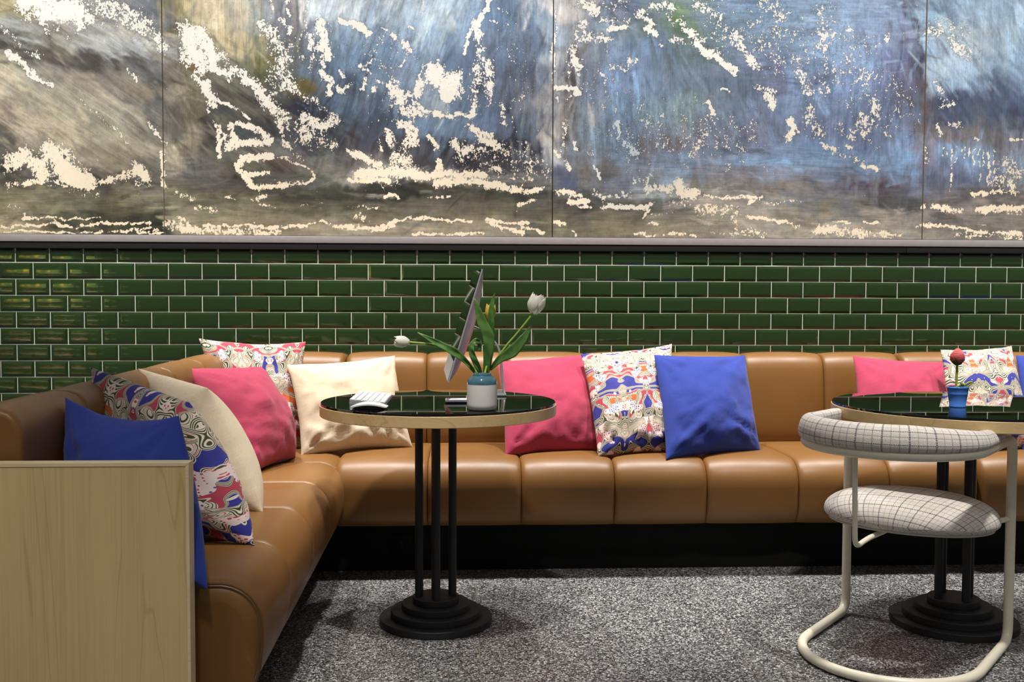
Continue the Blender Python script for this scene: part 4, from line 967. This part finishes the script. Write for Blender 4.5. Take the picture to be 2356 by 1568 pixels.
# cream passages: points | half width | strength
WHITE = """
60 5 180 30|30|.9
90 30 210 45 180 60|14|.8
220 5 330 60|30|.62
270 10 350 60 370 110|20|.6
95 40 110 75|12|.6
125 60 140 75|6|.6
0 65 60 115 90 130|7|.55
18 118 50 145 85 180 115 200|8|.85
150 85 165 90|5|.5
185 230 240 275 300 330|4|.6
340 280 380 330|7|.7
330 60 378 110|11|.6
360 85 375 110|12|.75
295 160 315 185|5|.8
25 375 55 360 90 380 100 400|20|.85
115 350 160 400 200 420|26|.98
125 340 180 370|10|.65
150 410 190 425|14|1.1
230 415 280 405 330 395|10|.8
315 390 330 410|18|.9
150 425 90 415 20 425|9|.65
376 350 377 430|5|.85
20 475 60 490|9|.5
50 502 150 503 230 500|3|.85
0 522 80 520 130 515 165 520|4|.85
180 518 240 515 345 513|3.5|.95
0 533 380 535|2.5|.95
250 535 310 530 340 525 370 530|3|.75
430 75 440 120 465 150|24|.92
425 55 440 75|6|.8
460 70 480 110 490 150|15|.95
480 155 520 170|9|.8
455 180 475 200 490 235|13|.9
480 215 478 260|5|.8
490 225 530 240 575 270|3|.95
510 120 520 150 530 180|10|.78
500 130 515 140|11|.68
540 160 580 190 620 240|15|.76
580 190 610 230 635 260|11|.88
610 240 660 265|10|.76
610 60 640 110 660 150 650 190|22|.60
660 190 680 215|12|.76
662 0 665 35|5|.8
620 0 628 15|5|.8
710 0 700 60 690 90|4|.7
650 45 665 75|9|.78
735 50 745 80 740 110 755 130|13|.85
715 80 720 120|11|.55
725 120 715 160|8|.5
740 165 760 190 755 215|9|.85
740 140 750 150|6|.8
680 215 720 230 760 260|10|.6
700 270 740 290 765 275|16|.74
680 290 720 310 765 330|16|.62
640 255 660 290|6|.7
490 280 520 310 500 340|6|.78
530 285 545 320 520 340|8|.88
545 285 580 290 610 315|8|.98
525 345 560 330 620 325|8|.92
500 290 505 360|5|.8
560 365 600 358 625 362|8|1.1
560 368 545 385 560 400 580 430|8|1.1
570 398 615 395|6|1.05
580 430 640 428 690 420|7|.82
690 375 715 395 725 410 700 420|4|.95
625 355 690 375|4|.7
640 280 650 310|8|.78
655 330 690 360|10|.58
780 45 800 55|7|.9
805 50 830 60 850 75|9|1.0
875 65 885 70|4|.8
900 80 920 90|5|.7
930 95 945 115|9|.75
940 110 920 150|3|.75
942 60 950 62|3|.8
780 160 790 175|6|.78
830 150 850 165|7|.68
840 180 830 205|5|.88
865 185 885 195|6|.78
800 195 780 210|8|.68
860 200 855 210|5|.8
1000 165 1010 190 1050 180 1035 215|19|1.0
1020 190 1030 220|14|1.15
1060 160 1060 210|8|.88
970 190 960 215 910 215|13|.78
900 200 930 250 960 260|17|.74
910 190 900 240|10|.64
1000 260 1040 265 1090 262|7|.95
950 230 980 260|10|.78
960 180 975 150|5|.7
1005 145 1010 165|7|.78
1125 0 1110 40 1100 70 1080 75|6|.9
1090 50 1100 75|11|.9
1080 80 1070 125|4|.9
1100 80 1105 130|8|.78
1110 110 1095 180 1090 240|13|.6
1125 150 1125 230|13|.64
1090 240 1085 270|8|.78
1130 50 1145 52|4|.8
1147 18 1148 20|4|.75
1155 245 1155 280|10|.6
1180 230 1175 300|5|.42
890 305 900 330|10|.84
920 285 945 290 940 330|13|.8
955 300 955 325|11|.84
990 315 1005 335|11|.9
1045 325 1060 350 1080 340|11|.84
1080 290 1110 320 1150 335|9|.84
1090 300 1130 315|8|.84
870 320 880 350|5|.7
800 350 840 360 870 380|9|.88
920 360 930 390 900 400|30|.74
830 400 900 395 980 405|12|1.05
800 413 900 415|6|.95
1010 370 1010 400|7|.9
1000 402 1060 398 1110 405|8|1.0
1000 420 1060 415 1130 425 1160 430|9|1.0
1110 425 1180 435 1240 435|8|.84
1050 410 1230 412|3|.6
1080 345 1200 350 1220 380|34|.46
1060 360 1150 380|24|.46
1140 385 1160 395|9|.7
1240 370 1258 400|14|.58
882 452 905 450 915 454|4.5|1.1
980 455 1040 450|4|.6
1195 470 1225 460|5|.85
810 475 870 478|3|.6
820 500 835 505|10|.55
880 520 930 505 945 495|3.5|1.0
945 505 1000 503 1080 508|3.5|1.0
1120 508 1215 516|4.5|1.0
1130 518 1170 530 1200 535|6|.95
1200 525 1250 535|4|.9
735 510 780 520 860 525 900 520|5|.88
860 530 905 522|4|.9
950 540 1110 535|4|.98
380 515 420 525 470 530 640 535|10|.74
410 500 440 520|5|.8
470 520 560 518 640 523 720 515|3.5|.88
400 440 440 455|6|.6
455 475 495 485|7|.62
520 455 545 458|4|.7
590 455 615 450|4|.7
580 465 635 472|3.5|.6
700 470 740 470|4|.42
1275 20 1276 200|3|.9
1340 10 1370 25|15|.78
1345 50 1340 90|14|.6
1380 20 1430 15|15|.46
1390 45 1440 50|12|.54
1400 65 1440 62|6|.85
1350 80 1400 90|14|.6
1325 70 1320 110 1310 160|9|.6
1320 140 1335 150|7|.85
1330 160 1335 180|6|.7
1285 200 1310 203 1330 200 1328 215|6|.95
1280 220 1285 235|5|.8
1310 225 1320 220|4|.9
1500 10 1550 15|12|.64
1470 30 1500 50 1490 70|10|.74
1485 68 1510 75|8|.95
1540 30 1545 45|8|.6
1560 50 1590 80 1620 95|12|.6
1550 90 1600 105|9|.6
1600 100 1625 120 1640 120|7|.95
1620 120 1660 140 1690 165|8|.9
1640 130 1690 170|5|.9
1600 10 1660 40 1690 80|18|.52
1690 80 1715 120 1740 155|11|.67
1520 95 1515 110|6|.52
1445 135 1460 140 1410 155 1440 160|9|.62
1385 170 1390 178|5|.8
1400 120 1390 90|10|.5
1665 205 1680 210|6|.7
1630 235 1640 260|5|.98
1760 0 1800 30|26|.55
1900 20 1890 60 1910 110|28|.48
1780 60 1800 140|18|.46
1910 140 1890 200|30|.43
1840 170 1860 215|15|.62
1740 200 1780 210|8|.6
1765 220 1775 245|11|.8
1950 80 2000 110|25|.42
2040 80 2035 100|8|.55
1990 180 2010 220|25|.45
2010 240 2020 270|9|.65
1860 250 1870 280|20|.52
1820 275 1830 300 1810 315|9|.85
1860 290 1890 310|17|.6
1980 270 1990 300|20|.6
2010 280 2050 310|12|.52
1940 290 1960 310|16|.52
1890 335 1920 345|9|.74
1900 350 1990 370|10|.45
1985 382 2020 386|5|.9
1945 335 1960 340|5|.8
1650 60 1900 130 2050 240|70|.40
1500 300 1700 320|70|.36
1300 280 1300 330 1290 350|8|.6
1272 350 1300 370 1312 390|6|.82
1320 330 1323 342|5|.9
1345 345 1375 370|4|.6
1365 385 1385 410|4|.9
1420 275 1422 320|4|.9
1440 330 1460 350|9|.72
1445 350 1445 375|4|.62
1605 340 1590 360|9|.65
1360 320 1360 355|3|.6
1500 330 1560 350|12|.4
1275 440 1300 445 1335 450|6|.85
1370 440 1390 450 1450 445|9|.6
1460 415 1500 410|10|.6
1490 430 1540 435|13|.8
1560 425 1570 445 1600 450|12|1.0
1620 452 1690 452 1750 455|5|.85
1760 465 1850 460|5|.52
1740 460 1720 470|4|.8
1305 465 1350 465|6|1.1
1330 478 1362 477|2.5|.95
1390 475 1450 475 1490 475|6|1.1
1490 480 1500 470|6|.8
1480 500 1497 485|4|.95
1500 495 1560 490|3|.52
1540 470 1640 475 1700 475|6|.62
1600 480 1700 490|12|.6
1670 490 1700 520 1750 540|9|.56
1720 495 1760 505 1840 520|4|.92
1610 520 1640 515|4|.45
1490 515 1520 513|3|.85
1460 540 1600 540|4|.72
1275 505 1300 515|4|.92
1315 530 1325 540|3|.85
1640 535 1760 540|8|.56
1880 530 1920 530 1990 535|12|.8
2000 535 2070 540|6|.7
1915 508 1960 515|3.5|.95
1990 512 2020 515|3|1.0
2060 540 2075 535|4|.85
2105 525 2115 520|3|.9
2140 70 2180 60 2210 70|22|.52
2190 80 2200 110 2240 130|16|.65
2155 190 2165 225|12|.52
2160 250 2180 240 2195 235|7|.62
2155 290 2160 310|6|.8
2190 285 2205 285|9|.62
2245 315 2255 320|6|.62
2320 318 2350 320|4|.82
2128 340 2135 370|6|.62
2190 335 2190 385|1.8|.9
2178 335 2178 362|1.8|.85
2168 338 2168 356|1.8|.8
2200 338 2199 372|1.8|.85
2212 336 2212 356|1.8|.85
2222 335 2222 366|2|.9
2232 338 2231 360|1.8|.85
2243 340 2242 392|2|.9
2253 338 2253 420|2|.9
2264 342 2263 398|1.8|.85
2274 345 2274 428|1.8|.85
2284 345 2284 396|2|.85
2187 395 2187 440|1.6|.85
2310 370 2340 400|20|.65
2290 410 2330 430|18|.56
2235 445 2310 442|5|.88
2125 472 2130 475|5|.8
2150 478 2210 485|7|.86
2250 482 2350 480|9|.98
2260 516 2270 516|2|.85
2120 520 2160 518 2200 525 2280 535 2350 535|5|.92
2200 540 2350 545|5|.62
1380 200 1450 330|60|.34
1180 60 1200 220|40|.26
660 120 620 200|40|.42
870 120 940 240|60|.30
1090 360 1200 370|40|.44
720 280 700 320|30|.5
"""
# brush marks: points | half width | colour | strength
MARKS = """
0 85 60 120 150 150 230 165|8|70 65 62|.6
190 130 240 145 330 165|14|75 72 70|.6
330 160 370 185|14|80 80 80|.55
0 245 150 330 260 400|5|215 205 178|.45
0 175 140 260 330 390|6|215 208 180|.45
30 190 200 300 360 400|4|120 112 100|.4
60 330 190 400|4|95 90 82|.4
130 100 320 130|5|190 200 210|.5
460 280 500 340|9|50 46 45|.8
470 340 500 350|8|50 48 48|.8
540 385 545 405 600 430|4|40 35 33|.85
490 420 620 435|3|45 42 40|.7
640 395 690 405|6|60 55 55|.7
500 195 560 240 640 290|13|112 110 95|.75
690 235 740 260|12|38 40 55|.6
1182 215 1180 270 1172 320 1180 350|4|45 48 60|.85
1225 330 1235 350 1245 360|5|55 58 75|.7
1195 330 1240 390|12|45 48 62|.5
860 440 960 450|10|28 28 26|.9
1150 430 1250 445|4|35 34 32|.7
840 340 900 360|10|60 60 68|.4
960 350 990 400|8|70 72 82|.6
1030 345 1060 360|12|50 50 60|.5
1270 400 1300 412 1320 425|9|65 75 110|.7
1308 180 1305 260 1310 320|8|80 75 75|.6
1325 340 1345 400 1380 420|10|105 102 100|.5
1440 260 1440 320|3|80 90 115|.6
1380 280 1382 360|2.5|85 95 105|.5
1480 345 1560 350|10|110 100 108|.5
1600 300 1630 380|5|90 105 135|.5
1830 260 1835 380|7|105 100 130|.45
1760 120 1800 190|14|105 105 140|.4
1560 20 1550 60|10|110 150 60|.5
2085 0 2100 80 2112 150 2120 190|8|75 72 95|.85
2095 0 2110 90 2116 130|2.5|40 45 55|.85
2120 180 2128 230 2135 280|6|105 95 100|.8
2040 120 2060 200 2065 260|5|105 115 160|.5
1945 428 2000 432 2080 436|4|72 60 70|.85
2010 440 2040 445|4|90 80 95|.7
1980 470 2110 475|7|75 75 75|.6
1600 425 1900 438|8|112 106 102|.5
1275 460 1480 470|8|60 60 55|.6
1290 455 1360 458|4|45 45 42|.7
140 490 230 485 340 490|5|60 62 45|.7
150 512 370 515|3.5|50 52 40|.75
180 528 370 525|3|45 48 36|.65
360 490 378 530|9|40 42 35|.85
0 430 120 428 250 428 370 425|2.5|70 72 62|.75
390 430 760 432|4|70 68 58|.5
780 430 1250 442|3|50 48 44|.5
600 460 780 466|7|80 78 62|.5
2150 248 2180 235 2230 220|10|68 78 106|.5
2160 275 2260 262 2350 255|14|70 84 114|.45
2240 190 2300 178 2345 200|8|98 118 150|.5
2120 462 2350 452|4|88 84 84|.6
2120 490 2350 495|4|105 100 96|.5
2120 300 2135 320|4|110 100 105|.6
"""
# brush direction: u v ru rv | angle (0 = level, 90 = upright, measured clockwise)
FLOW = """
200 250 260 150 33
200 90 260 90 20
250 500 600 90 1
900 500 700 80 1
1700 500 600 60 1
2240 500 200 60 1
470 60 120 90 90
640 50 110 110 90
540 230 90 70 36
420 300 50 90 62
650 330 90 60 30
860 90 220 130 108
1000 260 200 110 104
1190 150 110 260 92
1300 200 60 260 91
1450 260 160 130 86
1620 230 120 160 72
1800 60 250 120 2
1980 200 140 170 93
1700 380 330 40 3
2230 150 140 160 60
2230 350 140 70 90
"""
def seg_dist(u, v, pts):
    d = np.full(u.shape, 1e9)
    if len(pts) == 1: return np.hypot(u-pts[0][0], v-pts[0][1])
    for (a, b), (c, e) in zip(pts[:-1], pts[1:]):
        dx, dy = c-a, e-b; q = dx*dx+dy*dy+1e-9
        t = np.clip(((u-a)*dx+(v-b)*dy)/q, 0, 1); d = np.minimum(d, np.hypot(u-a-t*dx, v-b-t*dy))
    return d
def parse(txt):
    out = []
    for l in txt.strip().splitlines():
        p = l.split('|'); q = [float(x) for x in p[0].split()]
        out.append(([(q[i], q[i+1]) for i in range(0, len(q), 2)], [[float(x) for x in s.split()] for s in p[1:]]))
    return out
pal = np.array([float(x) for x in PAL.split()]).reshape(-1, 5)
lin = lambda c: np.where(c <= .04045, c/12.92, ((c+.055)/1.055)**2.4)
whites = parse(WHITE); marks = parse(MARKS); flow = np.array([float(x) for x in FLOW.split()]).reshape(-1, 5)
def paint(u, v):
    """returns colour, flake density, border darkness and cream colour at art coordinates"""
    uw = u+20*fbm(u/50, v/50, 1, 5)+8*fbm(u/14, v/14, 2); vw = v+15*fbm(u/50, v/50, 3, 5)+6*fbm(u/14, v/14, 4)
    # blended palette
    col = np.zeros(u.shape+(3,)); wt = np.zeros(u.shape)
    c0 = pal[:, 2:]/255
    for (a, b, r, g, bl) in pal:
        w = 1/(((uw-a)/1.15)**2+((vw-b)*1.15)**2+60)**2.6; col += w[..., None]*np.array((r, g, bl))/255; wt += w
    col /= wt[..., None]
    # brush streaks
    st = np.zeros(u.shape); sw = np.full(u.shape, 1e-4)
    for (a, b, ru, rv, an) in flow:
        w = np.exp(-((u-a)/ru)**2-((v-b)/rv)**2); k = w > .002
        if not k.any(): continue
        an = math.radians(an); lo = (u*math.cos(an)+v*math.sin(an)); ac = (-u*math.sin(an)+v*math.cos(an))
        ac = ac+6*vnoise(lo/90, ac/60, int(a))
        s = .55*vnoise(lo/70, ac/3.2, int(a)+1)+.35*vnoise(lo/120, ac/9, int(a)+2)+.35*vnoise(lo/45, ac/22, int(a)+5)
        st += w**2*s; sw += w**2
    st /= sw
    fw = np.zeros(u.shape+(4,))
    for (a, b, ru, rv, an) in flow:
        fw[..., 0 if an < 12 else 1 if an < 55 else 2 if an < 98 else 3] += np.exp(-2*((u-a)/ru)**2-2*((v-b)/rv)**2)
    fw /= np.linalg.norm(fw, axis=-1, keepdims=True)+.02
    patch = fbm(u/34, v/30, 8, 5)
    col = col*(1+.19*st+.14*patch)[..., None]
    lum = (col*np.array((.3, .55, .15))).sum(-1, keepdims=True); col = lum+(col-lum)*.72; col = .46+(col-.45)*1.10
    tint = fbm(u/55, v/45, 12, 3)[..., None]*np.array((.02, .0, -.02)); col = col+tint
    for pts, ((r,), rgb, (s,)) in marks:
        k = np.exp(-(seg_dist(uw, vw, pts)/r)**2)*s; k = np.clip(k*(1+.5*st+.6*patch), 0, 1)[..., None]
        col = col*(1-k)+k*np.array(rgb)/255*(1+.18*st)[..., None]
    w = np.zeros(u.shape)
    us = u+9*fbm(u/22, v/22, 21)+4*fbm(u/8, v/8, 24); vs = v+8*fbm(u/22, v/22, 22)+4*fbm(u/8, v/8, 25)
    for pts, ((r,), (s,)) in whites:
        x0 = min(p[0] for p in pts)-3*r-20; x1 = max(p[0] for p in pts)+3*r+20
        if x1 < u.min() or x0 > u.max(): continue
        d = seg_dist(us, vs, pts)/r
        w = np.maximum(w, s*np.exp(-np.maximum(d-.1, 0)**2*.85))
    w = w*1.02+.16*fbm(u/12, v/12, 40, 3)*(w > .05)*(w < .9)
    edge = np.clip(1.15-.9*(v-300)/120, .25, 1)
    warm = np.clip((v-180)/280, 0, 1)[..., None]
    cream = np.array((252, 250, 243))/255*(1-warm)+np.array((244, 229, 203))/255*warm
    pale = np.exp(-((u-1440)/110)**2-((v-345)/130)**2)[..., None]*.75          # pale blue flakes here
    cream = cream*(1-pale)+np.array((175, 192, 208))/255*pale
    return lin(np.clip(col, .01, 1)), w, edge, lin(cream), fw
GAIN = .84
# the paint is laid on a raster of the art first, then handed to the canvases
RU = np.arange(-140, 2500, 2.2); RV = np.arange(-90, 560, 2.2)
GU, GV = np.meshgrid(RU, RV, indexing='ij')
R_col, R_w, R_edge, R_cream, R_flow = paint(GU, GV)
def knife_marks(n, seed):
    """thousands of short palette-knife and brush marks that pick up colour from their surroundings"""
    rg = np.random.default_rng(seed); base = R_col.copy()
    cu = rg.uniform(-130, 2490, n); cv = rg.uniform(-80, 555, n)
    for x, y in zip(cu, cv):
        wt = np.exp(-((x-flow[:, 0])/flow[:, 2])**2-((y-flow[:, 1])/flow[:, 3])**2)+1e-6
        an = flow[rg.choice(len(flow), p=wt/wt.sum()), 4]+rg.normal(0, 13); an = math.radians(an)
        big = rg.random() < .25
        L = rg.uniform(14, 46)*(1.5 if big else 1); Wd = rg.uniform(2.0, 5.5)*(2.4 if big else 1)
        i0 = max(0, int((x-L-Wd-RU[0])/2.2)); i1 = min(len(RU), int((x+L+Wd-RU[0])/2.2)+2); j0 = max(0, int((y-L-Wd-RV[0])/2.2)); j1 = min(len(RV), int((y+L+Wd-RV[0])/2.2)+2)
        if i1 <= i0 or j1 <= j0: continue
        si = int(np.clip((x+rg.normal(0, 42)-RU[0])/2.2, 0, len(RU)-1)); sj = int(np.clip((y+rg.normal(0, 16)-RV[0])/2.2, 0, len(RV)-1))
        u = GU[i0:i1, j0:j1]-x; v = GV[i0:i1, j0:j1]-y
        lo = u*math.cos(an)+v*math.sin(an); ac = -u*math.sin(an)+v*math.cos(an)+.004*lo*lo*rg.uniform(-1, 1)
        br = vnoise(lo/30, ac/2.6, int(x*7+y)); rag = vnoise(lo/6, ac/4, int(x*3))
        al = np.clip(1.25-np.abs(lo/L+.18*br)**3*1.2, 0, 1)*np.clip(1.5*(1-np.abs(ac/Wd+.25*rag)**2), 0, 1)*np.clip(.62+.55*br, 0, 1)
        al = (al*rg.uniform(.35, .85))[..., None]
        c = base[si, sj]*rg.choice([.62, .78, .9, 1.08, 1.25, 1.45])+rg.normal(0, .006, 3)
        R_col[i0:i1, j0:j1] = R_col[i0:i1, j0:j1]*(1-al)+al*np.clip(c, .004, .95)
knife_marks(5200, 11)
def lookup(A, u, v):
    x = np.clip((u-RU[0])/2.2, 0, len(RU)-1.001); y = np.clip((v-RV[0])/2.2, 0, len(RV)-1.001)
    i = x.astype(int); j = y.astype(int); f = x-i; g = y-j
    if A.ndim == 3: f = f[..., None]; g = g[..., None]
    return A[i, j]*(1-f)*(1-g)+A[i+1, j]*f*(1-g)+A[i, j+1]*(1-f)*g+A[i+1, j+1]*f*g
def painting(x0, x1, label):
    vis0, vis1 = max(x0, -2.30), min(x1, 2.95)
    xs = np.r_[np.arange(x0, vis0, .05), np.linspace(vis0, vis1, int((vis1-vis0)/.0046)+1)]
    if x1 > vis1: xs = np.r_[xs, np.arange(vis1+.05, x1+.001, .05)]
    z0 = 1.3672
    zs = np.r_[np.linspace(z0, 2.52, 250), np.arange(2.56, 2.81, .04)]
    X, Z = np.meshgrid(xs, zs, indexing='ij'); u, v = art(X, Z)
    col, w, edge, cream, fw = [lookup(A, u, v) for A in (R_col, R_w, R_edge, R_cream, R_flow)]
    col *= GAIN; cream *= GAIN
    n = X.size; V = np.c_[X.ravel(), np.full(n, -.030), Z.ravel()]
    nx, nz = X.shape; idx = np.arange(n).reshape(nx, nz)
    Q = np.stack([idx[:-1, :-1], idx[1:, :-1], idx[1:, 1:], idx[:-1, 1:]], -1).reshape(-1, 4)
    me = bpy.data.meshes.new('canvas'); me.vertices.add(n); me.vertices.foreach_set('co', V.astype(np.float32).ravel())
    me.loops.add(Q.size); me.loops.foreach_set('vertex_index', Q.astype(np.int32).ravel())
    me.polygons.add(len(Q)); me.polygons.foreach_set('loop_start', np.arange(0, Q.size, 4, dtype=np.int32))
    me.update(calc_edges=True)
    def ca(name, rgb):
        a = me.attributes.new(name, 'FLOAT_COLOR', 'POINT'); a.data.foreach_set('color', np.c_[rgb.reshape(-1, 3), np.ones(n)].astype(np.float32).ravel())
    ca('paint', col); ca('cream', cream)
    a = me.attributes.new('flow', 'FLOAT_COLOR', 'POINT'); a.data.foreach_set('color', fw.reshape(-1, 4).astype(np.float32).ravel())
    a = me.attributes.new('flake', 'FLOAT_VECTOR', 'POINT'); a.data.foreach_set('vector', np.c_[w.ravel(), edge.ravel(), np.zeros(n)].astype(np.float32).ravel())
    t = thing('painting', label, 'painting', (0, 0, 0), 0, 'row of abstract paintings above the tiles')
    obj('canvas', me, M['paint'], t)
    box('stretcher', x0, x1, -.0295, -.001, z0, 2.80, M['canvas'], t)
painting(-3.10, -1.3435, 'abstract painting of grey and beige slanting strokes, leftmost of the row')
painting(-1.3395, .4245, 'abstract painting of ochre, white and slate, second from left above the corner')
painting(.4290, 2.1725, 'abstract painting of blue with white flecks, third from left above the cushions')
painting(2.1780, 3.95, 'abstract painting of pale blue with a dark hill, rightmost of the row')
